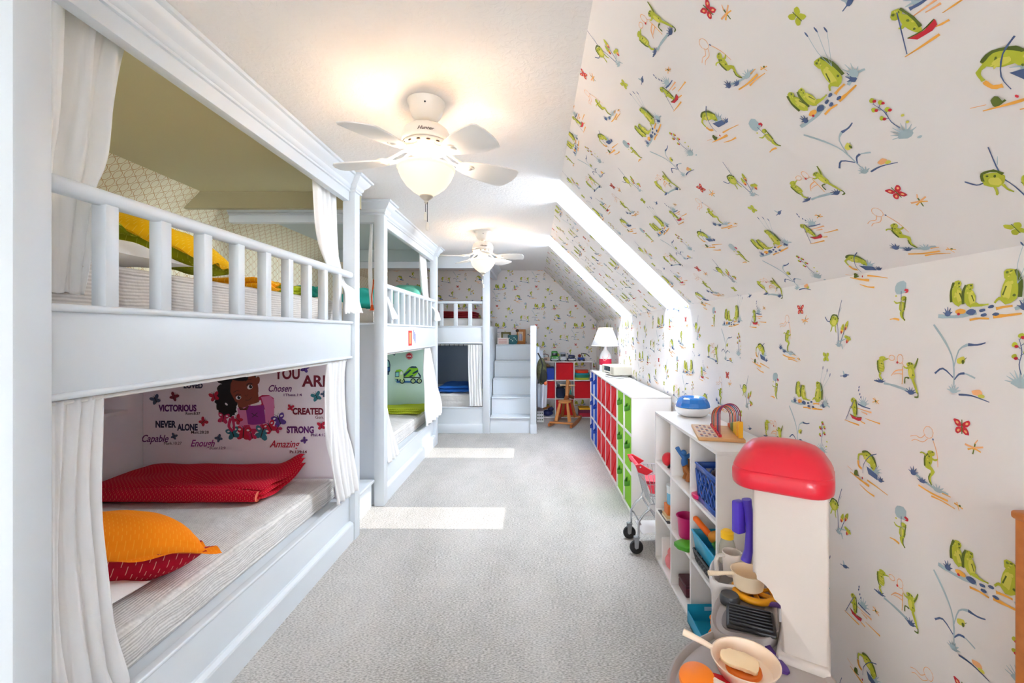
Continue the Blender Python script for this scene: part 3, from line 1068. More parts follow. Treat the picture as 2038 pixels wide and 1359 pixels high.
# wall behind the camera with an unseen window added to let in fill light
mb = MB()
WX0, WX1, WZ0, WZ1 = -0.9, 0.1, 0.95, 1.85
for a, b, c, d in ((XL, -.05, XK, WZ0), (XL, WZ1, XK, ZC), (XL, WZ0, WX0, WZ1), (WX1, WZ0, XK, WZ1)):
    mb.box(a, YB - .1, b, c, YB, d)
struct(mb, 'wall_behind', mat('plain_wall', (228, 224, 221), 0.7))
w3 = bpy.data.objects.new('window_3', None)
COL.objects.link(w3)
w3['kind'] = 'structure'
w3.location = ((WX0 + WX1) / 2, YB, WZ0)
mb = MB()
for a, b, c, d in ((WX0, WZ0, WX1, WZ0 + .05), (WX0, WZ1 - .05, WX1, WZ1), (WX0, WZ0, WX0 + .05, WZ1), (WX1 - .05, WZ0, WX1, WZ1), (-.475, WZ0, -.425, WZ1)):
    mb.box(a, YB - .07, b, c, YB - .02, d)
build(mb, 'window_frame', PAINT_WHITE, w3)
mb = MB()
mb.face([(WX0, YB - .045, WZ0), (WX1, YB - .045, WZ0), (WX1, YB - .045, WZ1), (WX0, YB - .045, WZ1)])
build(mb, 'pane', GLASS, w3, recalc=False)
bpy.data.objects['window_daylight'].location.y = YB - .12

# skylights: lined wells cut through the slope, glazed outside; the pair behind the camera is added
WELL = mat('well_lining', (160, 182, 206), 0.6)
DEEP = 0.25
for i, (ya, yb) in enumerate(SKY):
    w = bpy.data.objects.new('window_%d' % ((4, 5, 1, 2)[i]), None)
    COL.objects.link(w)
    w['kind'] = 'structure'
    P = lambda s, y, n: Vector((XS, y, ZC)) + SD * s + SN * n
    w.location = P(SL / 2, (ya + yb) / 2, 0)
    mb = MB()
    for (s0, y0), (s1, y1) in (((0, ya), (SL, ya)), ((SL, ya), (SL, yb)), ((SL, yb), (0, yb)), ((0, yb), (0, ya))):
        mb.face([P(s0, y0, 0), P(s0, y0, DEEP), P(s1, y1, DEEP), P(s1, y1, 0)])
    build(mb, 'well', WELL, w, smooth=False, recalc=False)
    ga, gb, gs0, gs1 = ya + .06, yb - .06, .13, 1.10
    if i == 3:
        ga, gb = ya + .07, yb - .07
    mb = MB()
    for s0, s1, y0, y1 in ((-.03, gs0, ya - .03, yb + .03), (gs1, SL + .03, ya - .03, yb + .03), (gs0, gs1, ya - .03, ga), (gs0, gs1, gb, yb + .03)):
        c = [P(s0, y0, DEEP), P(s0, y1, DEEP), P(s1, y1, DEEP), P(s1, y0, DEEP)]
        d = [P(s0, y0, DEEP + .05), P(s0, y1, DEEP + .05), P(s1, y1, DEEP + .05), P(s1, y0, DEEP + .05)]
        mb.face(c); mb.face(d[::-1])
        for k in range(4):
            mb.face([c[k], d[k], d[(k + 1) % 4], c[(k + 1) % 4]])
    build(mb, 'window_frame', PAINT_WHITE, w, smooth=False)
    mb = MB()
    mb.face([P(gs0, ga, DEEP + .03), P(gs0, gb, DEEP + .03), P(gs1, gb, DEEP + .03), P(gs1, ga, DEEP + .03)])
    build(mb, 'pane', GLASS, w, recalc=False)
    po = add_light('skylight_portal', 'AREA', P((gs0 + gs1) / 2, (ga + gb) / 2, DEEP + .02), 1, (1, 1, 1), -SN,
                   shape='RECTANGLE', size=gb - ga, size_y=gs1 - gs0)
    # the rectangle's long side runs down the slope
    q = Matrix((Vector((0, 1, 0)), SN.cross(Vector((0, 1, 0))), SN)).transposed()
    po.rotation_euler = q.to_euler()
    po.data.cycles.is_portal = True

# baseboards
mb = MB()
mb.box(XK - .014, YB, 0, XK, YF, .10)
struct(mb, 'baseboard_right', PAINT_WHITE)
mb = MB()
mb.box(.05, YF - .014, 0, XK, YF, .10)
struct(mb, 'baseboard_far', PAINT_WHITE)
# ------------------------------------------------------------------ built-in bunk beds
def sweep(mb, path, prof):
    """mitred moulding along a plan path; prof = [(out, z)], out to the right of travel"""
    n = len(path)
    rows = []
    for i, (x, y) in enumerate(path):
        ds = []
        if i > 0:
            ds.append(Vector((x - path[i - 1][0], y - path[i - 1][1])).normalized())
        if i < n - 1:
            ds.append(Vector((path[i + 1][0] - x, path[i + 1][1] - y)).normalized())
        ns = [Vector((d.y, -d.x)) for d in ds]
        m = ns[0] if len(ns) == 1 else (ns[0] + ns[1]) / (1 + ns[0].dot(ns[1]))
        rows.append([mb.bm.verts.new((x + m.x * o, y + m.y * o, z)) for o, z in prof])
    for i in range(n - 1):
        A, B = rows[i], rows[i + 1]
        for k in range(len(prof) - 1):
            mb.bm.faces.new((A[k], B[k], B[k + 1], A[k + 1]))
    for r in (rows[0], rows[-1]):
        try:
            mb.bm.faces.new(r)
        except ValueError:
            pass

CROWN = [(0, 2.352), (.010, 2.354), (.012, 2.362), (.006, 2.368), (.014, 2.374), (.020, 2.384), (.021, 2.394), (.030, 2.404),
         (.046, 2.420), (.056, 2.436), (.058, 2.442), (.070, 2.446), (.074, 2.458), (0, 2.458)]

def bunk(label, y0, y1, wall_col, ceil_shade, first=False):
    t = thing('bunk_bed', label, 'bunk bed', (-1.9, (y0 + y1) / 2, 0))
    pw = .085
    fx = -1.229
    a, b = y0 + pw, y1 - pw
    for (p, q) in ((y0, a), (b, y1)):
        mb = MB(); mb.box(-1.285, p, 0, -1.203, q, ZC - .002, .004, 2)
        build(mb, 'post', PAINT, t)
    mb = MB(); mb.box(-1.285, a, 2.29, -1.24, b, ZC - .002, .003)
    build(mb, 'header', PAINT, t)
    mb = MB()
    if first:
        sweep(mb, [(-1.24, a), (-1.24, b), (-1.203, b), (-1.203, y1), (-1.29, y1)], CROWN)
    else:
        sweep(mb, [(-2.46, y0), (-1.203, y0), (-1.203, a), (-1.24, a), (-1.24, b), (-1.203, b), (-1.203, y1), (-1.29, y1)], CROWN)
    build(mb, 'crown_molding', PAINT, t, angle=30)
    # upper bunk front
    mb = MB(); mb.box(-1.275, a, 1.236, fx, b, 1.462, .003)
    build(mb, 'fascia', PAINT, t)
    for z, h, o in ((1.459, .020, .016), (1.228, .018, .012)):
        mb = MB(); mb.box(-1.28, a - .001, z, fx + o, b + .006, z + h, .008, 3)
        build(mb, 'fascia_trim', PAINT, t)
    mb = MB(); mb.box(-1.264, a - .002, 1.768, -1.214, b + .014, 1.812, .018, 4)
    build(mb, 'guard_rail', PAINT, t)
    nb = 9
    for i in range(nb):
        yy = a + .155 + i * (b - a - .155 - .205) / (nb - 1)
        mb = MB(); mb.box(-1.262, yy, 1.476, -1.220, yy + .042, 1.772, .003)
        build(mb, 'baluster', PAINT, t)
    mb = MB(); mb.box(XL + .004, a, 1.262, -1.276, b, 1.300)
    build(mb, 'upper_deck', PAINT, t)
    # lower bunk front
    mb = MB(); mb.box(-1.268, a, 0, -1.243, b, .300, .002)
    mb.box(-1.272, a, .292, -1.236, b, .308, .006, 3)
    build(mb, 'base_board', PAINT, t)
    mb = MB()
    mb.extr([(-1.243, 0), (-1.212, 0), (-1.212, .112), (-1.216, .120), (-1.232, .130), (-1.243, .131)], b - a, Matrix.Translation((0, b, 0)) @ Matrix.Rotation(PI / 2, 4, 'X'))
    build(mb, 'base_trim', PAINT, t, angle=20)
    mb = MB(); mb.box(XL + .004, a, .250, -1.268, b, .282)
    build(mb, 'lower_deck', PAINT, t)
    # closed ends of the lower bunk
    yf = y1 - .070
    wm = mat('bunk_wall_' + wall_col[0], wall_col[1], 0.55)
    mb = MB(); mb.box(XL + .004, yf, 0, -1.285, yf + .03, 1.262)
    build(mb, 'end_panel', wm, t)
    mb = MB()
    if first:
        mb.box(XL + .004, y0 + .03, 0, -1.285, y0 + .06, 1.262)
    else:
        mb.box(XL + .004, y0 + .03, 0, -1.285, y0 + .06, 1.468)
        mb.box(XL + .2, y0 + .012, 1.466, -1.285, y0 + .07, 1.484, .004)
    build(mb, 'end_panel', PAINT, t)
    if not first:
        mb = MB(); mb.box(-2.46, y0 + .004, 2.293, -1.285, y0 + .06, ZC - .002)
        build(mb, 'end_header', PAINT, t)
    cm = mat('bunk_ceiling_' + ceil_shade[0], ceil_shade[1], 0.7)  # shade inside the berth is put into the ceiling panel's colour
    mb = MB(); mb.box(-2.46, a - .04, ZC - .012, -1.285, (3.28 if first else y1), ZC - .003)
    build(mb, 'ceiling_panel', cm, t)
    return t

bunk('near built-in pale grey bunk bed with butterfly wall stickers in its lower berth', 1.022, 3.07,
     ('mauve', (243, 236, 241)), ('olive', (196, 188, 150)), True)  # olive ceiling tone holds shade and bounce off the bedding
bunk('middle built-in pale grey bunk bed with truck wall stickers in its lower berth', 3.57, 5.585,
     ('sage', (206, 234, 222)), ('grey', (196, 206, 208)))

# partition headers between the beds
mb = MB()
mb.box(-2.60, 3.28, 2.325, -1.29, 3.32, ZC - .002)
struct(mb, 'trim_1', mat('olive_header', (168, 160, 126), .6))  # header toned darker olive to carry the occlusion shade around it
mb = MB()
mb.box(-2.46, 5.60, 2.30, -1.29, 5.63, ZC - .002)
struct(mb, 'trim_2', mat('grey_header', (190, 202, 208), .6))

# entry steps in the recess between the first two beds
t = thing('step_box', 'pale grey step filling the recess between near and middle bunk beds', 'step', (-1.95, 3.32, 0))
mb = MB(); mb.box(-2.2, 3.09, 0, -1.300, 3.555, .195)
build(mb, 'riser', PAINT, t)
mb = MB(); mb.box(-2.2, 3.085, .196, -1.275, 3.562, .220, .006)
build(mb, 'tread', PAINT, t)
mb = MB(); mb.box(-2.2, 3.09, .221, -1.62, 3.555, .46); mb.box(-2.2, 3.09, .461, -1.95, 3.555, .72)
build(mb, 'upper_steps', PAINT, t)

# far bunk, standing across the room
t = thing('bunk_bed', 'far built-in bunk bed beside the staircase with a blue blanket below', 'bunk bed', (-1.65, 6.85, 0))
Y3 = 6.13
mb = MB(); mb.box(-.700, Y3, 0, -.602, Y3 + .09, ZC - .002, .004)
build(mb, 'post', PAINT, t)
mb = MB(); mb.box(XL + .2, Y3 + .015, 2.295, -.700, Y3 + .06, ZC - .002)
build(mb, 'header', PAINT, t)
mb = MB(); mb.box(-.69, Y3 + .09, 2.295, -.615, YF - .004, ZC - .002)
build(mb, 'side_header', PAINT, t)
mb = MB()
sweep(mb, [(-.700, Y3 + .015), (-.700, Y3), (-.602, Y3), (-.602, Y3 + .09), (-.615, Y3 + .09), (-.615, YF - .004)], CROWN)
build(mb, 'crown_molding', PAINT, t, angle=30)
mb = MB(); mb.box(XL + .01, Y3 + .02, 1.255, -.700, Y3 + .07, 1.478, .003)
build(mb, 'fascia', PAINT, t)
for z, h in ((1.474, .020), (1.243, .018)):
    mb = MB(); mb.box(XL + .01, Y3 + .006, z, -.699, Y3 + .07, z + h, .008, 3)
    build(mb, 'fascia_trim', PAINT, t)
mb = MB(); mb.box(XL + .01, Y3 + .016, 1.800, -.699, Y3 + .066, 1.838, .016, 4)
build(mb, 'guard_rail', PAINT, t)
x = -.905
while x > -2.5:
    mb = MB(); mb.box(x, Y3 + .02, 1.490, x + .052, Y3 + .062, 1.804, .003)
    build(mb, 'baluster', PAINT, t)
    x -= .2
mb = MB(); mb.box(XL + .01, Y3 + .07, 1.268, -.61, YF - .006, 1.300)
build(mb, 'upper_deck', PAINT, t)
mb = MB(); mb.box(-.66, Y3 + .09, 0, -.612, YF - .006, 1.268)
mb.box(-.66, Y3 + .09, 1.268, -.612, YF - .006, 1.49, .004)
build(mb, 'end_panel', PAINT, t)
mb = MB(); mb.box(XL + .01, Y3 + .02, 0, -.700, Y3 + .05, .352)
mb.box(XL + .01, Y3 + .012, .344, -.700, Y3 + .06, .362, .006)
build(mb, 'base_board', PAINT, t)
mb = MB(); mb.box(XL + .01, Y3 + .001, 0, -.700, Y3 + .022, .132, .006)
build(mb, 'base_trim', PAINT, t)
mb = MB(); mb.box(XL + .01, Y3 + .05, .300, -.662, YF - .006, .335)
build(mb, 'lower_deck', PAINT, t)
mb = MB(); mb.box(XL + .01, YF - .03, .335, -.662, YF - .006, 1.266)
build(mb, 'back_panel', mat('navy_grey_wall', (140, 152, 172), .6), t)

# staircase up to the far bunk
t = thing('staircase', 'pale grey wooden staircase with five steps beside the far bunk bed', 'stairs', (-.28, 6.84, 0))
SX0, SX1 = -.600, -.042
TREAD = [(.224, 6.14), (.472, 6.36), (.716, 6.60), (.962, 6.84), (1.208, 7.08)]
for i, (z, y) in enumerate(TREAD):
    zb = 0 if i == 0 else TREAD[i - 1][0]
    yb = TREAD[i + 1][1] + .03 if i < 4 else YF - .016
    mb = MB(); mb.box(SX0, y + .022, zb, SX1, y + .044, z - .022)
    build(mb, 'riser', PAINT, t)
    mb = MB(); mb.box(SX0, y, z - .022, SX1, yb, z, .006, 3)
    build(mb, 'tread', PAINT, t)
mb = MB(); mb.box(SX1 + .002, Y3, 0, .045, YF - .016, 1.496, .005)
mb.box(SX1, Y3 - .014, 0, .05, Y3 + .001, .13, .005)
build(mb, 'side_panel', PAINT, t)

# ------------------------------------------------------------------ mattresses
mattress(-2.63, 1.115, .283, -1.335, 2.975, .430, 'lower mattress of the near bunk, holding the folded red blanket')
mattress(-2.63, 1.115, 1.301, -1.325, 2.975, 1.620, 'upper mattress of the near bunk, behind the near guard rail',
         stripe_mat('mattress_cover_b', (228, 222, 216), (204, 197, 190), .022, 2))
mattress(-2.63, 3.665, .283, -1.335, 5.49, .430, 'lower mattress of the middle bunk, under the lime blanket')
mattress(-2.63, 3.665, 1.301, -1.325, 5.49, 1.600, 'upper mattress of the middle bunk, behind its thin guard rail')
mattress(-2.6, Y3 + .10, .336, -.70, YF - .04, .530, 'lower mattress of the far bunk, under the blue blanket')
mattress(-2.6, Y3 + .10, 1.301, -.70, YF - .04, 1.600, 'upper mattress of the far bunk, under a dark red blanket')

# ------------------------------------------------------------------ curtains
curtain([((-1.345, 1.114, 2.42), (-1.345, 1.475, 2.42), .038), ((-1.335, 1.114, 2.0), (-1.335, 1.41, 2.0), .034), ((-1.325, 1.114, 1.80), (-1.325, 1.345, 1.80), .026),
         ((-1.305, 1.115, 1.515), (-1.305, 1.29, 1.515), .022)], 'white curtain at the near end of the near upper bunk', 4, 3)
curtain([((-1.325, 2.67, 2.42), (-1.325, 2.965, 2.42), .018), ((-1.315, 2.70, 2.05), (-1.315, 2.965, 2.05), .018), ((-1.295, 2.75, 1.84), (-1.295, 2.972, 1.84), .016),
         ((-1.275, 2.85, 1.74), (-1.270, 2.972, 1.74), .010), ((-1.205, 2.825, 1.67), (-1.195, 2.972, 1.68), .012), ((-1.165, 2.72, 1.52), (-1.14, 2.93, 1.535), .018)],
        'white curtain flaring out under the rail at the far end of the near upper bunk', 4, 5)
curtain([((-1.262, 1.110, 1.222), (-1.262, 1.295, 1.222), .014), ((-1.268, 1.110, .9), (-1.268, 1.29, .9), .022), ((-1.262, 1.110, .55), (-1.262, 1.315, .55), .026),
         ((-1.258, 1.110, .315), (-1.258, 1.375, .315), .03)], 'long white curtain beside the near post of the near lower bunk', 4, 8)
curtain([((-1.258, 2.70, 1.222), (-1.258, 2.972, 1.222), .012), ((-1.262, 2.71, .95), (-1.262, 2.965, .95), .018), ((-1.245, 2.70, .62), (-1.225, 2.965, .62), .022),
         ((-1.215, 2.73, .335), (-1.180, 2.955, .345), .024)], 'white curtain hanging over the base board by the girl wall sticker', 4, 13)
curtain([((-1.33, 3.665, 2.42), (-1.365, 3.74, 2.42), .01), ((-1.34, 3.665, 1.9), (-1.385, 3.72, 1.9), .01), ((-1.33, 3.665, 1.62), (-1.36, 3.70, 1.62), .008)],
        'narrow white curtain seen through the open end of the middle upper bunk', 2, 17)
curtain([((-1.215, 3.665, 1.70), (-1.215, 3.70, 1.70), .005), ((-1.195, 3.68, 1.60), (-1.185, 3.76, 1.60), .01), ((-1.18, 3.69, 1.51), (-1.17, 3.84, 1.52), .014)],
        'white curtain tip sticking out beside the near post of the middle upper bunk', 2, 19)
curtain([((-1.325, 5.13, 2.42), (-1.325, 5.46, 2.42), .018), ((-1.315, 5.16, 2.0), (-1.315, 5.46, 2.0), .018), ((-1.30, 5.20, 1.83), (-1.30, 5.46, 1.83), .014),
         ((-1.275, 5.40, 1.74), (-1.27, 5.485, 1.74), .01), ((-1.20, 5.37, 1.66), (-1.19, 5.49, 1.67), .01), ((-1.18, 5.28, 1.54), (-1.15, 5.48, 1.55), .016)],
        'white curtain at the far end of the middle upper bunk', 4, 23)
curtain([((-1.255, 3.665, 1.222), (-1.255, 3.70, 1.222), .006), ((-1.24, 3.668, .8), (-1.24, 3.74, .8), .01), ((-1.20, 3.67, .32), (-1.185, 3.93, .33), .02)],
        'white curtain beside the near post of the middle lower bunk', 3, 29)
curtain([((-1.255, 5.10, 1.222), (-1.255, 5.36, 1.222), .012), ((-1.25, 5.03, .9), (-1.22, 5.44, .9), .02), ((-1.225, 4.99, .62), (-1.16, 5.52, .62), .024),
         ((-1.21, 4.99, .34), (-1.14, 5.53, .39), .024)], 'white curtain beside the cement truck wall sticker', 5, 31)
curtain([((-.91, Y3 + .035, 1.235), (-.715, Y3 + .035, 1.235), .012), ((-.90, Y3 + .03, .8), (-.712, Y3 + .03, .8), .016), ((-.885, Y3 + .005, .38), (-.708, Y3 + .005, .38), .018)],
        'white curtain on the far lower bunk, beside the staircase', 5, 37)

# curtain rods
ROD = mat('white_rod', (236, 234, 230), .35)
for yy0, yy1, lb in ((1.112, 2.98, 'thin white curtain rod under the front board of the near bunk'), (3.66, 5.49, 'thin white curtain rod under the front board of the middle bunk')):
    t = thing('curtain_rod', lb, 'curtain rod', (-1.262, (yy0 + yy1) / 2, 1.216))
    mb = MB(); mb.tube([(-1.262, yy0, 1.216), (-1.262, (yy0 + yy1) / 2, 1.216)], .0065, 8)
    build(mb, 'rod', ROD, t)
    mb = MB(); mb.tube([(-1.262, (yy0 + yy1) / 2 - .1, 1.216), (-1.262, yy1, 1.216)], .0085, 8)
    build(mb, 'sleeve', ROD, t)
t = thing('curtain_rod', 'thin curtain rod with dark rings across the far lower bunk', 'curtain rod', (-1.6, Y3 + .04, 1.228))
mb = MB(); mb.tube([(-2.6, Y3 + .045, 1.228), (-.70, Y3 + .045, 1.228)], .006, 8)
build(mb, 'rod', ROD, t)
for k in range(7):
    mb = MB(); mb.tube([(-1.36 + k * .065, Y3 + .045 + .013 * math.cos(a), 1.222 + .013 * math.sin(a)) for a in [2 * PI * i / 10 for i in range(10)]], .004, 5, closed=True)
    build(mb, 'ring', mat('dark_metal', (40, 42, 50), .4, .6), t)

# white shelf inside the near lower bunk
mb = MB(); mb.box(-2.646, 2.20, .905, -2.49, 2.72, .93, .003)
single(mb, 'wall_shelf', PAINT_WHITE, 'small white shelf on the side wall inside the near lower bunk', 'shelf')

# ------------------------------------------------------------------ blankets and pillows
def fold_deform(lift):
    def f(p, a, b):
        k = smoothstep((a - .45) / .55) * smoothstep((b + .2) / 1.2)
        return Vector((p.x, p.y, p.z + lift * k * k))
    return f
RB = RED_CLOTH
t = thing('blanket', 'folded red stitched blanket on the near lower bunk', 'blanket', (-2.04, 2.71, .447))
for k in range(3):
    mb = MB()
    slab_geo(mb, 1.06 - .012 * k, .47 - .008 * k, .036, TR(-2.045 + .004 * k, 2.715 + .004 * k, .447 + .026 * k), 30, .006, 3 + k, fold_deform(.075))
    build(mb, 'fold', RB, t, angle=70)
mb = MB()
mb.tube([(-2.55, 2.49, .488), (-2.1, 2.485, .490), (-1.72, 2.486, .487), (-1.55, 2.49, .480)], [.036, .038, .037, .030], 14)
build(mb, 'fold', RB, t)

def folded(label, cx, cy, z, w, l, th, layers, m, rot=0, lift=0.0, seed=0, cat='blanket'):
    t = thing('blanket', label, cat, (cx, cy, z))
    for k in range(layers):
        mb = MB()
        slab_geo(mb, w * (1 - .02 * k), l * (1 - .03 * k), th / layers * 1.1, TR(cx + .006 * k, cy + .004 * k, z + th / layers * k, rot + .012 * k), 20, .005, seed + k, fold_deform(lift) if lift else None)
        build(mb, 'fold', m, t, angle=70)
    return t
LIME_CLOTH = dash_mat('lime_quilt', (196, 206, 48), (214, 220, 110), .014, .03, .2, .5)
YEL_CLOTH = dash_mat('yellow_quilt', (250, 178, 20), (255, 205, 90), .014, .03, .2, .5)
TEAL_CLOTH = mat('teal_cotton', (40, 176, 160), .85, bump=.2, scale=120)
BLUE_CLOTH = mat('blue_cotton', (20, 92, 176), .85, bump=.2, scale=120)
folded('folded lime green blanket on the middle lower bunk', -1.86, 5.31, .447, 1.10, .32, .065, 3, LIME_CLOTH, 0, .015, 5)
folded('folded blue blanket on the far lower bunk', -1.06, 6.62, .548, .62, .70, .085, 2, BLUE_CLOTH, .0, .05, 9)
folded('folded dark red blanket on the far upper bunk', -1.5, 6.95, 1.618, 1.3, .6, .10, 3, mat('dark_red_cotton', (150, 16, 30), .9), 0, 0, 12)
folded('folded orange yellow blanket at the foot of the near upper bunk', -1.62, 2.42, 1.636, .36, .22, .055, 2, YEL_CLOTH, .05, 0, 14)
folded('folded lime blanket beyond the orange one on the near upper bunk', -1.66, 2.68, 1.636, .44, .26, .05, 3, LIME_CLOTH, -.04, 0, 17)
folded('folded teal blanket at the far corner of the near upper bunk', -1.52, 2.88, 1.636, .26, .13, .06, 2, TEAL_CLOTH, 0, 0, 20)

OR_TOP = dash_mat('orange_cotton', (252, 138, 8), (255, 160, 40), .012, .03, .2, .5)
RED_BOT = dash_mat('red_stitched', (184, 12, 44), (230, 170, 150), .02, .03, .12, .5)
YE_TOP = dash_mat('yellow_cotton', (252, 196, 16), (255, 214, 80), .014, .03, .2, .5)
OL_BOT = dash_mat('olive_cotton', (150, 158, 14), (196, 200, 70), .02, .03, .12, .45)

def duo_cushion(label, M, top, bot, w=.48, l=.48, t=.20, seed=0):
    mb = MB()
    cushion_geo(mb, w, l, t, M, 34, .16, 0, 1, .45, .004, seed, .010)
    o = single(mb, 'cushion', [top, bot], label, 'cushion', angle=80)
    return o
# lower near bunk: white pillow with the orange and red cushion on it
def pillow(label, M, w, l, t, m=PILLOW_WHITE, seed=0, name='pillow', low=1.0):
    mb = MB()
    cushion_geo(mb, w, l, t, M, 26, .04, 0, 0, .5, .006, seed, 0, low)
    return single(mb, name, m, label, 'pillow', angle=80)
pillow('white pillow lying under the orange and red cushion', TR(-1.80, 1.405, .474, 0), .74, .50, .15, seed=4, low=.3)
duo_cushion('orange cushion with a red underside on the near lower bunk', TR(-1.715, 1.725, .557, .86, -.15, .24), OR_TOP, RED_BOT, .70, .60, .27, 6)
# upper near bunk
pillow('white pillow under the yellow cushion on the near upper bunk', TR(-1.72, 1.50, 1.668, .05), .74, .52, .18, seed=8, low=.3)
duo_cushion('plain olive green cushion leaning behind the yellow one', TR(-1.76, 1.53, 1.880, .15, -.12, .30), OL_BOT, OL_BOT, .48, .44, .16, 9)
duo_cushion('yellow cushion with an olive green underside on the near upper bunk', TR(-1.69, 2.02, 1.800, .2, -.05, .36), YE_TOP, OL_BOT, .54, .46, .18, 10)
# middle bunk
pillow('teal pillow seen through the open end of the middle upper bunk', TR(-1.50, 3.98, 1.71, .2, .25, .12), .42, .40, .16, TEAL_CLOTH, 11)
pillow('pale teal pillow at the far end of the middle upper bunk', TR(-1.56, 5.20, 1.85, .1, .35, -.10), .50, .44, .18, mat('pale_teal_cotton', (112, 200, 176), .85), 13)
mb = MB(); slab_geo(mb, .26, .12, .014, TR(-1.52, 4.20, .449, .3), 12, .002, 3)
single(mb, 'napkin', mat('mustard_cotton', (206, 196, 50), .85), 'small mustard cloth on the middle lower mattress', 'cloth')
# orange cord with a weight, hanging in the open end
t = thing('skipping_rope', 'orange cord with a fringed end hanging inside the middle upper bunk', 'cord', (-1.32, 3.66, 1.60))
mb = MB(); mb.tube([(-1.318, 3.652, 1.84), (-1.322, 3.652, 1.78), (-1.334, 3.652, 1.70), (-1.330, 3.652, 1.63)], .005, 6)
build(mb, 'cord', mat('orange_cord', (240, 96, 30), .7), t)
mb = MB(); mb.lathe([(0, .05), (.010, .045), (.012, .02), (.020, 0), (0, 0)], (-1.330, 3.652, 1.585), 12)
build(mb, 'tassel', mat('orange_cord', (240, 96, 30), .7), t)

# ------------------------------------------------------------------ wall stickers in the near lower bunk
YD = 2.9985
def dp(x, y, e=0.0):
    return Vector(((x - 1061) * 3.0 / 880, YD - e, CAM_H - (y - 661) * 3.0 / 880))
STK = {k: mat('sticker_' + k, c, .5) for k, c in dict(navy=(34, 40, 78), purple=(96, 28, 110), maroon=(120, 18, 46), magenta=(168, 20, 92), black=(20, 14, 16),
       skin=(134, 66, 44), shade=(96, 44, 34), pink=(222, 130, 178), plum=(146, 44, 138), rose=(196, 40, 90), teal=(46, 120, 134), white=(240, 236, 238),
       crimson=(196, 24, 60), slate=(72, 92, 120), violet=(92, 60, 150)).items()}
dec = thing('wall_sticker', 'wall sticker set of a girl, butterflies and words on the near lower bunk wall', 'wall sticker', (-1.9, 2.995, .9))
def lettering(s, x0, x1, base, cap, m, shear=0.0, bold=0.0, fn=dp, parent=None, k=3.0 / 880, y=None):
    vs, ps = fit_text(s, (x1 - x0) * k, cap * k if cap else None, shear, bold)
    mb = MB()
    o = fn(x0, base)
    mb.mesh_in([(o.x + v[0], o.y - .0006 - v[2], o.z + v[1]) for v in vs], ps)
    return build(mb, 'lettering', m, parent or dec, smooth=False)
for s, x0, x1, b, c, m, sh, bo in (
        ('YOU', 546, 597, 753.5, 22, 'maroon', 0, .03), ('ARE', 601, 657, 768.7, 22, 'maroon', 0, .03), ('Chosen', 535, 581, 779, 13, 'purple', .35, .014),
        ('1Thess.1:4', 565, 601, 788, 5, 'purple', 0, .02), ('CREATED', 582.5, 644, 824, 12.5, 'maroon', 0, .045), ('Gen.1:3', 628, 655, 833, 6, 'maroon', 0, 0),
        ('STRONG', 571, 625, 861, 13, 'purple', 0, .045), ('Phil.4:13', 619, 649, 868, 5.5, 'purple', 0, .02), ('Amazing', 537, 597, 890, 14, 'crimson', .35, .014),
        ('Ps.139:14', 577, 611, 901.5, 5.5, 'maroon', 0, .02), ('LOVED', 366, 404, 772, 10, 'navy', 0, .045), ('VICTORIOUS', 316, 391.5, 818, 13, 'purple', 0, .045),
        ('Rom.8:37', 370, 399, 825, 5, 'black', 0, .02), ('NEVER', 310, 351, 850, 13, 'navy', 0, .045), ('ALONE', 353, 394, 856, 13, 'navy', 0, .045),
        ('Matt.28:20', 381, 416, 862.5, 5.5, 'black', 0, .02), ('Capable', 283, 336, 879, 14, 'purple', .35, .014), ('Mark.10:27', 327, 362, 884.5, 5.5, 'black', 0, 0),
        ('Enough', 380, 428, 888, 13, 'plum', .35, .014), ('2Cor.12:9', 417, 449, 894, 5.5, 'purple', 0, 0)):
    lettering(s, x0, x1, b, c, STK[m], sh, bo)

def butterfly(x, y, s, m, rot=0.0, parent=None):
    mt = Motif(int(x * 7 + y))
    for a, b, c in ((-1.1, .9, -40), (1.1, .9, 40), (-.75, -.8, 40), (.75, -.8, -40)):
        mt.blob(0, a, b, 1.25, .8, c, .08, 10)
    mt.stroke(1, [(0, 1.5), (0, -1.4)], .16, .12)
    mt.stroke(1, [(0, 1.3), (.7, 2.2)], .06, .05); mt.stroke(1, [(0, 1.3), (-.7, 2.2)], .06, .05)
    for a, b in ((-1.2, 1.0), (1.2, 1.0)):
        mt.blob(2, a, b, .45, .3, 0, .1, 8)
    ca, sa = math.cos(rot), math.sin(rot)
    mb = MB()
    for q, (c, pts) in enumerate(mt.p):
        mb.mi = c
        mb.face([dp(x + (p[0] * ca - p[1] * sa) * s, y - (p[0] * sa + p[1] * ca) * s, .0012 + .00002 * q) for p in pts])
    build(mb, 'butterfly', [STK[m], STK['black'], STK['white' if s > 5 else m]], parent or dec, smooth=False)
for x, y, s, m, r in ((310, 795, 4.6, 'slate', .5), (347, 789, 4, 'maroon', -.5), (427, 789, 4.6, 'crimson', .3), (405, 839, 4, 'crimson', -.8), (347, 868, 3, 'slate', -.4),
                      (436, 872, 3.4, 'slate', .6), (630, 789, 4.6, 'teal', .4), (645, 784, 2.8, 'slate', .7), (579, 811, 3, 'crimson', -.2), (640, 847, 4, 'crimson', .1),
                      (606, 876, 3, 'violet', .9), (607, 733, 4, 'violet', -.3)):
    butterfly(x, y, s, m, r)

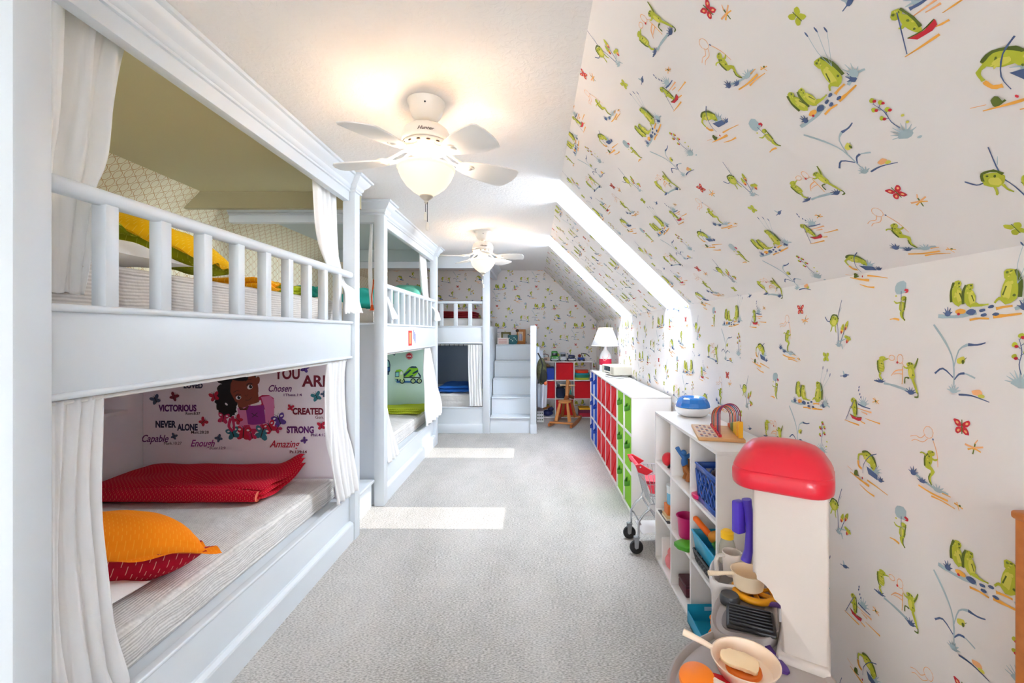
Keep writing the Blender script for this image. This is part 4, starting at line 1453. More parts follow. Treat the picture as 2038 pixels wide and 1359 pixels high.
# the girl: curly dark hair, pink sleeves, plum dress, a garland of butterflies
mb = MB()
gm = Motif(77)
PTS = []
def gpoly(c, pts):
    PTS.append((c, pts))
def gblob(c, x, y, rx, ry, rot=0, jit=.08, n=16):
    k = Motif(int(x * 3 + y * 5)); k.blob(c, x, y, rx, ry, rot, jit, n); PTS.append(k.p[0])
def gstroke(c, pts, a, b):
    k = Motif(int(pts[0][0])); k.stroke(c, pts, a, b, .02); PTS.extend(k.p)
G_BLK, G_SKIN, G_SHADE, G_PINK, G_PLUM, G_ROSE, G_WHT = range(7)
gblob(G_BLK, 470, 752, 40, 18, 0, .06, 24); gblob(G_BLK, 452, 792, 23, 34, 8, .14, 40)
gblob(G_BLK, 466, 770, 26, 30, 0, .1, 30); gblob(G_BLK, 455, 812, 18, 18, 0, .16, 30)
gpoly(G_PINK, [(493, 806), (522, 800), (524, 850), (494, 850)])
gpoly(G_ROSE, [(512, 792), (522, 786), (536, 786), (545, 792), (547, 812), (530, 818), (520, 806)])
gpoly(G_PINK, [(520, 790), (538, 787), (546, 796), (546, 826), (541, 850), (527, 848), (528, 815)])
gpoly(G_PINK, [(473, 812), (492, 808), (494, 850), (482, 858), (476, 850)])
gpoly(G_WHT, [(498, 802), (520, 796), (521, 804), (500, 809)])
gpoly(G_PLUM, [(489, 808), (526, 806), (529, 842), (512, 846), (494, 844)])
gstroke(G_BLK, [(501, 822), (507, 826), (514, 829)], .6, .5); gstroke(G_BLK, [(502, 830), (507, 826), (513, 821)], .6, .5)
gpoly(G_ROSE, [(486, 846), (524, 844), (532, 858), (478, 860)])
gpoly(G_PINK, [(497, 846), (520, 844), (512, 853), (500, 853)])
gpoly(G_SKIN, [(500, 782), (514, 780), (516, 800), (496, 806), (488, 800)])
gblob(G_SKIN, 487, 772, 28, 34, 0, .03, 28); gpoly(G_SKIN, [(472, 792), (500, 792), (494, 808), (482, 812), (474, 808)])
gblob(G_SKIN, 513, 757, 4.5, 8, 10, .04)
gblob(G_BLK, 470, 745, 26, 12, 18, .05)
gpoly(G_SHADE, [(474, 808), (486, 813), (497, 806), (492, 816), (478, 816)])
gblob(G_WHT, 475, 791, 5.4, 4.0, -10, .045); gblob(G_BLK, 476, 790.5, 3.2, 3.6, 0, .045); gblob(G_WHT, 477, 789, .9, .9)
gblob(G_WHT, 498, 770, 5.6, 4.4, -20, .045); gblob(G_BLK, 499.5, 769, 3.4, 3.9, 0, .045); gblob(G_WHT, 500.6, 767.5, .9, .9)
gstroke(G_BLK, [(469, 788), (474, 784), (480, 786)], .7, .5); gstroke(G_BLK, [(491, 767), (496, 762.5), (503, 764)], .8, .6)
gstroke(G_BLK, [(465, 781), (471, 777.5), (477, 778)], .5, .4); gstroke(G_BLK, [(488, 759), (494, 755), (501, 755)], .5, .4)
gstroke(G_SHADE, [(488, 786), (491, 788), (494, 785)], .5, .4); gstroke(G_SHADE, [(489, 796), (496, 796), (502, 790)], .9, .5)
gstroke(G_ROSE, [(460, 832), (456, 848), (464, 858)], 3, 2.5); gstroke(G_ROSE, [(463, 828), (466, 845), (466, 856)], 3, 2)
gblob(G_WHT, 451, 804, 3.5, 2, 40)
for q, (c, pts) in enumerate(PTS):
    mb.mi = c
    mb.face([dp(p[0], p[1], .0008 + .00001 * q) for p in pts])
build(mb, 'girl_figure', [STK[k] for k in ('black', 'skin', 'shade', 'pink', 'plum', 'rose', 'white')], dec, smooth=False)
for x, y, s, m, r in ((464, 862, 6, 'teal', .3), (485, 862, 7, 'crimson', -.1), (501, 866, 5, 'rose', .3), (522, 862, 7, 'teal', -.3), (538, 850, 6, 'crimson', .5),
                      (556, 836, 6.4, 'violet', .4), (445, 832, 5.4, 'rose', -.2), (474, 835, 4.4, 'crimson', .8), (552, 853, 4, 'rose', -.6)):
    butterfly(x, y, s, m, r)

# ------------------------------------------------------------------ stickers in the middle lower bunk
YE = 5.5135
def ep(x, y, e=0.0):
    return Vector(((x - 1061) * YE / 880, YE - e, CAM_H - (y - 661) * YE / 880))
ST2 = {k: mat('sticker2_' + k, c, .5) for k, c in dict(lime=(140, 206, 40), navy=(20, 62, 92), blue=(56, 112, 176), black=(22, 48, 36), cream=(206, 232, 170), red=(196, 28, 40), white=(240, 240, 240), aqua=(150, 220, 214)).items()}
def z4(x, y):
    return 760 + x / 5.664, 680 + y / 5.6625
def flat(mb, polys, mats_index):
    for q, (c, pts) in enumerate(polys):
        mb.mi = mats_index[c]
        mb.face([ep(*z4(*p), .0008 + .00003 * q) for p in pts])
def circ(x, y, r, n=20):
    return [(x + r * math.cos(2 * PI * i / n), y + r * math.sin(2 * PI * i / n)) for i in range(n)]
keys = list(ST2)
KI = {k: i for i, k in enumerate(keys)}
t = thing('wall_sticker', 'green and blue cement mixer truck wall sticker in the middle lower bunk', 'wall sticker', ep(812, 765))
mb = MB()
flat(mb, [('blue', [(165, 440), (440, 440), (440, 462), (165, 462)]), ('navy', [(150, 420), (186, 418), (186, 446), (150, 446)]), ('aqua', [(150, 426), (168, 426), (168, 442), (150, 442)]),
          ('lime', [(150, 340), (165, 318), (205, 310), (240, 330), (242, 400), (150, 400)]), ('cream', [(150, 345), (240, 345), (240, 430), (150, 415)]), ('navy', [(150, 340), (196, 336), (196, 396), (150, 398)]),
          ('aqua', [(156, 348), (190, 344), (190, 388), (156, 390)]), ('white', [(208, 336), (232, 330), (234, 366), (210, 372)]), ('black', [(246, 396), (440, 396), (440, 408), (246, 408)])], KI)
build(mb, 'cab', [ST2[k] for k in keys], t, smooth=False)
mb = MB()
flat(mb, [('lime', [(246, 360), (310, 285), (340, 276), (408, 300), (412, 340), (372, 392), (250, 396)]), ('navy', [(310, 285), (340, 276), (385, 278), (402, 296), (330, 296)]),
          ('navy', [(246, 366), (316, 310), (332, 322), (258, 392), (246, 392)]), ('navy', [(342, 352), (408, 314), (408, 340), (352, 366)]), ('navy', [(300, 392), (352, 370), (356, 380), (330, 396)]),
          ('navy', [(404, 350), (416, 346), (442, 384), (440, 394), (428, 396)])], KI)
build(mb, 'drum', [ST2[k] for k in keys], t, smooth=False)
for x in (229, 352, 421):
    mb = MB()
    flat(mb, [('black', circ(x, 442, 31)), ('cream', circ(x, 442, 18)), ('black', circ(x, 442, 7))], KI)
    build(mb, 'wheel', [ST2[k] for k in keys], t, smooth=False)
mb = MB()
flat(mb, [('red', circ(310, 160, 40)), ('white', circ(310, 160, 35)), ('red', circ(310, 160, 32))], KI)
mb.mi = KI['white']
vs, ps = fit_text('STOP', 46 / 5.664 * YE / 880, None, 0, .045)
o = ep(*z4(287, 170))
mb.mesh_in([(o.x + v[0], o.y - .0014 - v[2], o.z + v[1]) for v in vs], ps)
single(mb, 'wall_sticker', [ST2[k] for k in keys], 'round red stop sign wall sticker above the cement truck', 'wall sticker', smooth=False)
mb = MB()
flat(mb, [('navy', [(84, 96), (180, 90), (140, 160)]), ('white', [(124, 104), (132, 104), (136, 140), (128, 138)]), ('white', [(130, 132), (150, 128), (146, 140), (132, 142)])], KI)
single(mb, 'wall_sticker', [ST2[k] for k in keys], 'navy triangular sign wall sticker near the bunk front board', 'wall sticker', smooth=False)
mb = MB()
flat(mb, [('navy', [(30, 200), (70, 200), (88, 220), (96, 260), (94, 330), (80, 350), (80, 372), (56, 372), (54, 352), (30, 350)]), ('aqua', [(34, 210), (64, 210), (80, 228), (86, 280), (34, 285)]), ('blue', [(34, 292), (88, 288), (88, 326), (34, 336)])], KI)
single(mb, 'wall_sticker', [ST2[k] for k in keys], 'blue vehicle wall sticker partly hidden by the middle bunk post', 'wall sticker', smooth=False)

# child's drawing pinned to the front board of the middle bunk
t = thing('drawing', "white paper name card with a red picture on the middle bunk's front board", 'drawing', (-1.226, 4.48, 1.33))
mb = MB()
mb.extr([(4.34, 1.232), (4.60, 1.225), (4.66, 1.25), (4.66, 1.44), (4.58, 1.475), (4.42, 1.48), (4.36, 1.45), (4.34, 1.38)], .002, Matrix(((0, 0, 1, -1.2285), (1, 0, 0, 0), (0, 1, 0, 0), (0, 0, 0, 1))))
build(mb, 'card', mat('white_card', (240, 238, 236), .7), t)
mb = MB()
mb.box(-1.2263, 4.345, 1.27, -1.2258, 4.475, 1.42)
build(mb, 'picture', mat('red_picture', (214, 44, 36), .7), t)
mb = MB()
mb.box(-1.2257, 4.375, 1.29, -1.2252, 4.445, 1.40)
build(mb, 'picture_center', mat('orange_picture', (244, 150, 96), .7), t)
for k in range(3):
    mb = MB(); mb.box(-1.2263, 4.53 + .03 * k, 1.33 - .02 * k, -1.2258, 4.548 + .03 * k, 1.43 - .02 * k)
    build(mb, 'lettering', mat('blue_ink', (40, 70, 170), .7), t)
# ------------------------------------------------------------------ ceiling fans
FANW = mat('fan_enamel', (232, 226, 216), .35)
BLADE = mat('fan_blade', (232, 229, 224), .45)
BOWL = mat('frosted_bowl', (255, 230, 184), .4, emit=0.18)
NICKEL = mat('fan_finial', (206, 196, 180), .3, .3)
INK = mat('brown_ink', (70, 46, 34), .5)
def fan(label, x, y, ph, energy):
    t = thing('ceiling_fan', label, 'ceiling fan', (x, y, ZC - .46), 0, 'two white ceiling fans with frosted bowl lights', local=True)
    z0 = -(ZC - .46)     # local z = world z + z0
    Z = lambda w: w + z0
    mb = MB(); mb.lathe([(.086, Z(2.459)), (.086, Z(2.452)), (.078, Z(2.440)), (.075, Z(2.420)), (.066, Z(2.395)), (.050, Z(2.377)), (.034, Z(2.369)), (0, Z(2.368))], n=32)
    mb.sphere((0, 0, Z(2.372)), (.024, .024, .018))
    build(mb, 'canopy', FANW, t)
    mb = MB(); mb.sphere((.012, -.0765, Z(2.425)), .004, None, 8, 6)
    build(mb, 'screw', mat('dark_metal', (40, 42, 50), .4, .6), t)
    mb = MB(); mb.tube([(0, 0, Z(2.372)), (0, 0, Z(2.350))], .013, 12); mb.lathe([(.018, Z(2.36)), (.02, Z(2.354)), (.03, Z(2.350))], n=20)
    build(mb, 'downrod', FANW, t)
    mb = MB(); mb.lathe([(.02, Z(2.352)), (.055, Z(2.349)), (.082, Z(2.341)), (.098, Z(2.328)), (.106, Z(2.310)), (.110, Z(2.288)), (.110, Z(2.276)), (.106, Z(2.269)), (.080, Z(2.266))], n=40)
    build(mb, 'motor_housing', FANW, t)
    mb = MB(); mb.lathe([(.080, Z(2.268)), (.103, Z(2.266)), (.106, Z(2.258)), (.100, Z(2.244)), (.088, Z(2.234)), (.06, Z(2.228)), (.05, Z(2.226))], n=40)
    build(mb, 'vent_band', FANW, t)
    for k in range(15):
        a = 2 * PI * k / 15
        mb = MB(); mb.sphere((.1025 * math.cos(a), .1025 * math.sin(a), Z(2.251)), (.0035, .010, .004), Matrix.Rotation(a, 4, 'Z'), 8, 6)
        build(mb, 'vent_slot', INK, t)
    # maker's script on the housing
    vs, ps = fit_text('Hunter', .072, None, .4, .02)
    mb = MB()
    out = []
    for vx, vy, vz in vs:
        a = -PI / 2 + .30 + (vx - .045) / .108
        zz = 2.2885 + vy * .95
        rr_ = .1105 - max(0, zz - 2.288) * .19
        k_ = 1.006 if vz else 1.001
        out.append((rr_ * k_ * math.cos(a), rr_ * k_ * math.sin(a), Z(zz)))
    mb.mesh_in(out, ps)
    build(mb, 'lettering', INK, t, smooth=False)
    mb = MB(); mb.lathe([(.046, Z(2.232)), (.048, Z(2.205)), (.042, Z(2.200)), (.058, Z(2.192)), (.060, Z(2.172)), (.052, Z(2.166))], n=32)
    build(mb, 'light_fitter', FANW, t)
    mb = MB(); mb.lathe([(.116, Z(2.163)), (.130, Z(2.160)), (.131, Z(2.152)), (.123, Z(2.146)), (.124, Z(2.135)), (.113, Z(2.109)), (.091, Z(2.077)), (.060, Z(2.050)), (.030, Z(2.031)), (0, Z(2.026))], n=44)
    build(mb, 'glass_bowl', BOWL, t)
    mb = MB(); mb.lathe([(.030, Z(2.032)), (.031, Z(2.026)), (.020, Z(2.016)), (.009, Z(2.008)), (.010, Z(2.000)), (.004, Z(1.992)), (0, Z(1.991))], n=20)
    build(mb, 'finial', NICKEL, t)
    for dx, dy, zb in ((-.004, 0, 1.925), (.006, -.006, 1.878)):
        mb = MB(); mb.tube([(dx, dy, Z(2.0)), (dx, dy, Z(zb + .03))], .0014, 6)
        build(mb, 'pull_chain', mat('dark_metal', (40, 42, 50), .4, .6), t)
        mb = MB(); mb.lathe([(0, Z(zb + .032)), (.006, Z(zb + .028)), (.0085, Z(zb + .008)), (.007, Z(zb - .006)), (0, Z(zb - .01))], (dx, dy, 0), 12)
        build(mb, 'pull_pendant', FANW, t)
    for k in range(5):
        a = ph + 2 * PI * k / 5          # measured from the side towards the camera
        R = Matrix.Rotation(a - PI / 2, 4, 'Z')   # local +x of the blade
        # curved iron with a medallion
        mb = MB()
        pts = [(.075, 0, Z(2.238)), (.10, 0, Z(2.232)), (.125, 0, Z(2.216)), (.155, 0, Z(2.205)), (.19, 0, Z(2.200))]
        for s in (-1, 1):
            mb.tube([(p[0], s * (.012 + .016 * math.sin(i / 4 * PI)), p[2]) for i, p in enumerate(pts)], .006, 8)
        mb.lathe([(0, -.010), (.014, -.0095), (.018, -.006), (.028, -.006), (.034, -.001), (.034, .004), (0, .004)], (.205, 0, Z(2.196)), 24)
        bmesh.ops.transform(mb.bm, matrix=R, verts=mb.bm.verts)
        build(mb, 'blade_iron', FANW, t)
        mb = MB()
        top = [(.150, .030), (.19, .052), (.25, .070), (.32, .084), (.385, .092), (.405, .090), (.425, .060), (.440, .02), (.446, -.03), (.440, -.068), (.425, -.080)]
        bot = [(.36, -.080), (.29, -.074), (.22, -.060), (.175, -.042), (.150, -.026)]
        M = R @ Matrix.Translation((0, 0, Z(2.200))) @ Matrix.Rotation(math.radians(-11), 4, 'X') @ Matrix.Rotation(math.radians(3.0), 4, 'Y')
        mb.extr(top + bot, .006, M, .0015)
        build(mb, 'blade', BLADE, t)
    for a in (.6, .6 + PI):
        add_light('fan_bulb', 'POINT', (x + .092 * math.cos(a), y + .092 * math.sin(a), 2.170), energy / 2, (1.0, 0.90, 0.78), shadow_soft_size=.028)
    return t
fan('near white ceiling fan with lit frosted bowl above the near bunk', -.490, 2.03, math.radians(-25), 1.7)
fan('far white ceiling fan with lit frosted bowl by the middle bunk', -.527, 4.64, math.radians(78), 1.7)

# ------------------------------------------------------------------ long cube organizer with fabric bins
def organizer(label, x0, y0, ncol, nrow, depth, axis, h=.91, th=.016, backed=False, pitch=None):
    """axis 'y': columns run along y and the open front faces -x; axis 'x': columns along x, front faces -y"""
    pit = pitch or .3035
    L = pit * ncol + th
    t = thing('cube_organizer', label, 'shelf', (x0, y0, 0))
    def bx(a0, a1, z0, z1, d0=0.0, d1=depth, name='panel', bev=.0015):
        mb = MB()
        if axis == 'y':
            mb.box(x0 + d0, y0 + a0, z0, x0 + d1, y0 + a1, z1, bev)
        else:
            mb.box(x0 + a0, y0 + d0, z0, x0 + a1, y0 + d1, z1, bev)
        build(mb, name, WHITE_LAM, t)
    bx(0, L, h - th, h, name='top')
    bx(0, L, 0, th, name='bottom')
    rp = (h - th) / nrow
    bx(0, th, th, h - th, name='side')
    bx(L - th, L, th, h - th, name='side')
    for c in range(1, ncol):
        bx(c * pit, c * pit + th, th, h - th, name='divider')
    for r in range(1, nrow):
        for c in range(ncol):
            bx(c * pit + th, (c + 1) * pit, r * rp, r * rp + th, name='shelf', d0=.001)
    if backed:
        bx(0, L, 0, h, depth - .004, depth, name='back', bev=0)
    return t, pit, rp, L
OX, OY = .753, 3.380
_, PIT, RP, OL = organizer('long white cube organizer along the right wall, filled with blue, red and green fabric bins', OX, OY, 8, 3, .305, 'y', backed=True)

def make_bin(w, h, d, m, loop, style):
    """fabric bin, local: front at x=0 facing -x, width along y, up z"""
    t = bpy.data.objects.new('fabric_bin', None)
    COL.objects.link(t)
    LOCAL.add(t.name)
    mb = MB()
    th = .004
    if style == 'fold':
        # flat front with a folded flap lying over its upper corner, edge along the diagonal
        mb.box(.012, -w / 2, 0, .018, w / 2, h)
        e = .006
        mb.extr([(-w / 2 + e, h), (w / 2, h), (w / 2, e)], .011, Matrix(((0, 0, 1, .0005), (1, 0, 0, 0), (0, 1, 0, 0), (0, 0, 0, 1))), .002)
    else:
        mb.grid(lambda u, v: Vector((.004 * math.sin(PI * u) * math.sin(PI * v) * -1, -w / 2 + w * u, h * v)), 8, 8)
    f0 = .018 if style == 'fold' else .004
    mb.box(f0, -w / 2, 0, f0 + th, w / 2, h)
    mb.box(f0, -w / 2, 0, d, -w / 2 + th, h); mb.box(f0, w / 2 - th, 0, d, w / 2, h)
    mb.box(d - th, -w / 2, 0, d, w / 2, h); mb.box(f0, -w / 2, 0, d, w / 2, th)
    build(mb, 'body', m, t, angle=25)
    if style == 'loop':
        mb = MB()
        for s in (-1, 1):
            mb.box(-.004, s * .045 - .011, h * .66, .001, s * .045 + .011, h * .80)
        n = 10
        mb.grid(lambda u, v: Vector((-.004 - .030 * math.sin(PI * u), -.055 + .11 * u, h * .66 + .036 * v - .02 * math.sin(PI * u))), n, 2)
        o = build(mb, 'handle', loop, t, angle=60)
        md = o.modifiers.new('thickness', 'SOLIDIFY'); md.thickness = .004
    return t
def place_copy(src, loc, rotz, label, cat, group, first):
    r = src if first else src.copy()
    if not first:
        COL.objects.link(r)
        for ch in list(src.children):
            c = ch.copy(); COL.objects.link(c); c.parent = r
    r.location = loc
    r.rotation_euler = (0, 0, rotz)
    r['label'] = label; r['category'] = cat; r['group'] = group
    return r
BW, BH, BD = .281, .272, .28
protos = {'green': make_bin(BW, BH, BD, GREEN_BIN, GREEN_LOOP, 'loop'), 'red': make_bin(BW, BH, BD, RED_BIN, None, 'fold'), 'blue': make_bin(BW, BH, BD, BLUE_BIN, BLUE_LOOP, 'loop')}
seen = set()
order = ['green', 'green', 'red', 'red', 'red', 'red', 'blue', 'blue']
which = {0: 'nearest column', 1: 'second nearest column', 2: 'red column beside the green ones', 3: 'second red column from the green ones', 4: 'third red column from the green ones', 5: 'red column beside the blue ones', 6: 'blue column beside the red ones', 7: 'farthest column'}
for c, col in enumerate(order):
    for r, rn in enumerate(('bottom', 'middle', 'top')):
        z = r * RP + .0165
        y = OY + c * PIT + .016 + (PIT - .016) / 2
        nm = {'green': 'lime green', 'red': 'red', 'blue': 'blue'}[col]
        place_copy(protos[col], (OX + (.012 if col != 'red' else .003), y, z), 0,
                   '%s fabric bin, %s row, %s of the long organizer' % (nm, rn, which[c]), 'storage bin', nm + ' fabric bins in the long organizer', col not in seen)
        seen.add(col)

# near small organizer, open
NX, NY = .762, 1.832
_, P2, R2, L2 = organizer('small white nine-cube organizer with open toy shelves behind the play kitchen', NX, NY, 3, 3, .30, 'y', pitch=.3045)
def cell(col, row):
    """floor of a cell: (x front, y near side, z)"""
    return NX, NY + col * P2 + .016, (R2 * row + .0165 if row else .0165)

# far organizer against the far wall
FX, FY = .056, 7.245
_, P3, R3, L3 = organizer('white nine-cube organizer with red bins against the far wall', FX, FY, 3, 3, .30, 'x', h=.925)
for (c, r, w) in ((1, 2, 'top middle'), (0, 1, 'middle left'), (2, 1, 'middle right'), (1, 0, 'bottom middle')):
    place_copy(protos['red'], (FX + c * P3 + .016 + (P3 - .016) / 2, FY + .004, r * R3 + .0165), PI / 2,
               'red fabric bin in the %s cube of the far wall organizer' % w, 'storage bin', 'red fabric bins in the far organizer', False)

# ------------------------------------------------------------------ on the long organizer: lamp, radio
t = thing('table_lamp', 'white table lamp with red banded bottle base on the long organizer', 'lamp', (.925, 5.66, .911))
LX, LY = .925, 5.66
mb = MB(); mb.lathe([(0, .911), (.078, .911), (.080, .918), (.074, .926), (.076, .94), (.076, .992)], (LX, LY, 0), 28)
build(mb, 'base', mat('lamp_white', (238, 236, 236), .25), t)
mb = MB(); mb.lathe([(.0762, .990), (.0775, 1.0), (.0775, 1.060), (.0762, 1.066)], (LX, LY, 0), 28)
build(mb, 'red_band', mat('lamp_red', (206, 24, 60), .25), t)
mb = MB(); mb.lathe([(.0763, 1.064), (.076, 1.09), (.066, 1.125), (.046, 1.158), (.024, 1.182), (.017, 1.20), (.016, 1.235), (.012, 1.30)], (LX, LY, 0), 28)
build(mb, 'bottle', mat('lamp_white', (238, 236, 236), .25), t)
mb = MB(); mb.tube([(LX - .05, LY - .067, 1.10), (LX - .03, LY - .080, 1.045), (LX + .0, LY - .081, 1.06), (LX + .03, LY - .070, 1.10), (LX + .035, LY - .058, 1.13)], .003, 6)
build(mb, 'cord_trim', mat('lamp_pink', (240, 170, 176), .5), t)
mb = MB(); mb.lathe([(.178, 1.232), (.094, 1.445)], (LX, LY, 0), 40)
o = build(mb, 'lamp_shade', mat('shade_cloth', (246, 244, 244), .8), t); md = o.modifiers.new('t', 'SOLIDIFY'); md.thickness = .003
mb = MB(); mb.lathe([(.096, 1.440), (.098, 1.452), (.096, 1.464), (.090, 1.452), (.096, 1.440)], (LX, LY, 0), 40)
build(mb, 'shade_trim', mat('cream_trim', (238, 222, 186), .8), t)
mb = MB(); mb.lathe([(.178, 1.228), (.181, 1.234), (.178, 1.240), (.174, 1.234), (.178, 1.228)], (LX, LY, 0), 40)
build(mb, 'shade_trim', mat('lamp_white', (238, 236, 236), .25), t)

t = thing('clock_radio', 'cream tabletop radio with dark display on the long organizer', 'radio', (.935, 4.99, .927), .19)
CRM = mat('cream_plastic', (226, 220, 204), .4)
mb = MB(); mb.box(-.10, -.185, .004, .13, .185, .108, .012, 3)
build(mb, 'case', CRM, t)
mb = MB(); mb.box(-.1035, -.08, .045, -.0985, .10, .095, .002)
build(mb, 'display', mat('dark_display', (30, 50, 62), .15), t)
for y0, y1 in ((-.175, -.10), (.12, .175)):
    mb = MB(); mb.box(-.1025, y0, .018, -.0985, y1, .096, .001)
    build(mb, 'speaker_grille', mat('grille_cloth', (196, 190, 174), .9, bump=.5, scale=900), t)
mb = MB(); mb.box(-.103, -.07, .02, -.0985, .09, .027, .001)
build(mb, 'slot', mat('dark_display', (30, 50, 62), .15), t)
mb = MB()
for s in (-.15, .15):
    mb.lathe([(.012, 0), (.012, .006)], (.0, s, 0), 12, close=True)
build(mb, 'foot', BLACK_RUBBER, t)
mb = MB(); mb.lathe([(0, .911), (.20, .911), (.212, .918), (.205, .923), (0, .920)], (0, 0, 0), 40, Matrix.Translation((.935, 4.96, 0)) @ Matrix.Diagonal((.62, 1.05, 1, 1)))
single(mb, 'tray', [mat('grey_tray', (206, 208, 208), .4)], 'pale oval tray under the cream radio', 'tray')

# ------------------------------------------------------------------ on the small organizer
t = thing('plastic_bowl', 'round white tub with a translucent blue lid on the small organizer', 'container', (.945, 2.62, .911))
mb = MB(); mb.lathe([(0, 0), (.062, .001), (.085, .012), (.098, .035), (.099, .052), (.095, .054)], (.945, 2.62, .911), 36)
build(mb, 'tub', mat('tub_white', (240, 240, 242), .3), t)
mb = MB(); mb.lathe([(.096, .053), (.099, .060), (.093, .082), (.080, .104), (.070, .110), (.060, .106), (.050, .100), (0, .100)], (.945, 2.62, .911), 12)
build(mb, 'lid', mat('blue_lid', (30, 124, 214), .12, coat=.5), t, angle=12)
mb = MB()
t = thing('bead_abacus', 'wooden bead toy with coloured arches on the small organizer', 'toy', (.885, 2.135, .911), -.24)
mb = MB(); mb.box(-.10, -.15, 0, .10, .15, .016, .004)
build(mb, 'board', wood_mat('toy_wood', (206, 150, 92), (226, 178, 122)), t)
mb = MB(); mb.box(-.094, -.142, .0155, -.012, .142, .0172)
build(mb, 'picture_panel', mat('printed_panel', (222, 196, 170), .6), t)
for k in range(9):
    for j in range(4):
        if (k + j) % 3 != 2:
            mb = MB(); mb.box(-.086 + j * .019, -.13 + k * .029, .0172, -.086 + j * .019 + .011, -.13 + k * .029 + .016, .0178)
            build(mb, 'printed_figure', mat('print_' + str((k + j) % 3), [(90, 92, 130), (150, 60, 60), (110, 120, 120)][(k + j) % 3], .6), t)
ACOL = [(150, 20, 60), (120, 24, 90), (40, 66, 110), (210, 60, 40), (226, 110, 40), (60, 90, 70), (200, 90, 40), (120, 30, 40), (40, 60, 90), (220, 150, 50)]
for k in range(8):
    y = -.124 + k * .0345
    rx = .043
    h = .042 + .060 * (1 - k / 8)
    c = mat('wire_%d' % k, ACOL[k], .4)
    mb = MB()
    pts = [(-.004, y, .016)] + [(-.004 + rx - rx * math.cos(PI * i / 12), y, .016 + h + .052 * math.sin(PI * i / 12)) for i in range(13)] + [(-.004 + 2 * rx, y, .016)]
    mb.tube(pts, .0022, 8)
    build(mb, 'arch_wire', c, t)
    mb = MB()
    mb.box(-.004 - .007, y - .009, .017, -.004 + .007, y + .009, .017 + .012, .002)
    build(mb, 'bead', mat('bead_red', (214, 30, 44), .4), t)
    mb = MB()
    mb.box(-.004 + 2 * rx - .010, y - .011, .017, -.004 + 2 * rx + .010, y + .011, .017 + .018 + .008 * (7 - k), .003)
    build(mb, 'bead', mat('bead_%d' % (k // 2), [(240, 176, 20), (236, 196, 40), (110, 130, 40), (214, 90, 36), (190, 40, 30)][k // 2], .4), t)

# ------------------------------------------------------------------ toys in the small organizer
def at_cell(c, r, dx, dy, dz=0.0):
    x, y, z = cell(c, r)
    return Vector((x + dx, y + dy, z + dz))
# col 2 is farthest from the camera, col 0 nearest
o = at_cell(2, 2, .03, .135)
t = thing('maraca', 'red toy maraca in the top far cube of the small organizer', 'toy', o)
mb = MB(); mb.sphere((o.x, o.y, o.z + .048), (.036, .036, .040)); build(mb, 'head', RED_PLASTIC, t)
mb = MB(); mb.tube([(o.x, o.y, o.z + .012), (o.x + .09, o.y + .02, o.z + .012)], .009, 10); build(mb, 'handle', RED_PLASTIC, t)
o = at_cell(2, 2, .02, .10)
mb = MB(); mb.tube([(o.x, o.y, o.z + .008), (o.x + .02, o.y + .01, o.z + .03), (o.x + .05, o.y + .012, o.z + .03), (o.x + .07, o.y + .01, o.z + .008)], .007, 8)
single(mb, 'toy_grip', BLACK_RUBBER, 'small dark curved toy piece beneath the red maraca', 'toy')
o = at_cell(1, 2, .045, .205)
t = thing('action_figure', 'blue and brown toy figure in the top middle cube of the small organizer', 'toy', o)
BL = mat('toy_blue', (44, 104, 170), .5); BR = mat('toy_brown', (170, 100, 40), .6)
mb = MB()
mb.sphere((o.x, o.y, o.z + .10), (.018, .016, .032)); mb.tube([(o.x, o.y, o.z + .12), (o.x - .022, o.y + .01, o.z + .15), (o.x - .036, o.y + .01, o.z + .175)], [.012, .010, .012], 8)
mb.tube([(o.x, o.y, o.z + .12), (o.x + .03, o.y, o.z + .14)], [.012, .01], 8); mb.sphere((o.x - .004, o.y, o.z + .15), .016)
build(mb, 'body', BL, t)
mb = MB()
for s in (-.016, .016):
    mb.tube([(o.x + s * .3, o.y + s, o.z + .085), (o.x + .02, o.y + s * 1.3, o.z + .045), (o.x + .01, o.y + s * 1.4, o.z + .004)], [.014, .012, .014], 8)
build(mb, 'leg', BR, t)
mb = MB(); mb.sphere((o.x + .03, o.y + .03, o.z + .06), (.03, .02, .05)); build(mb, 'pack', BR, t)
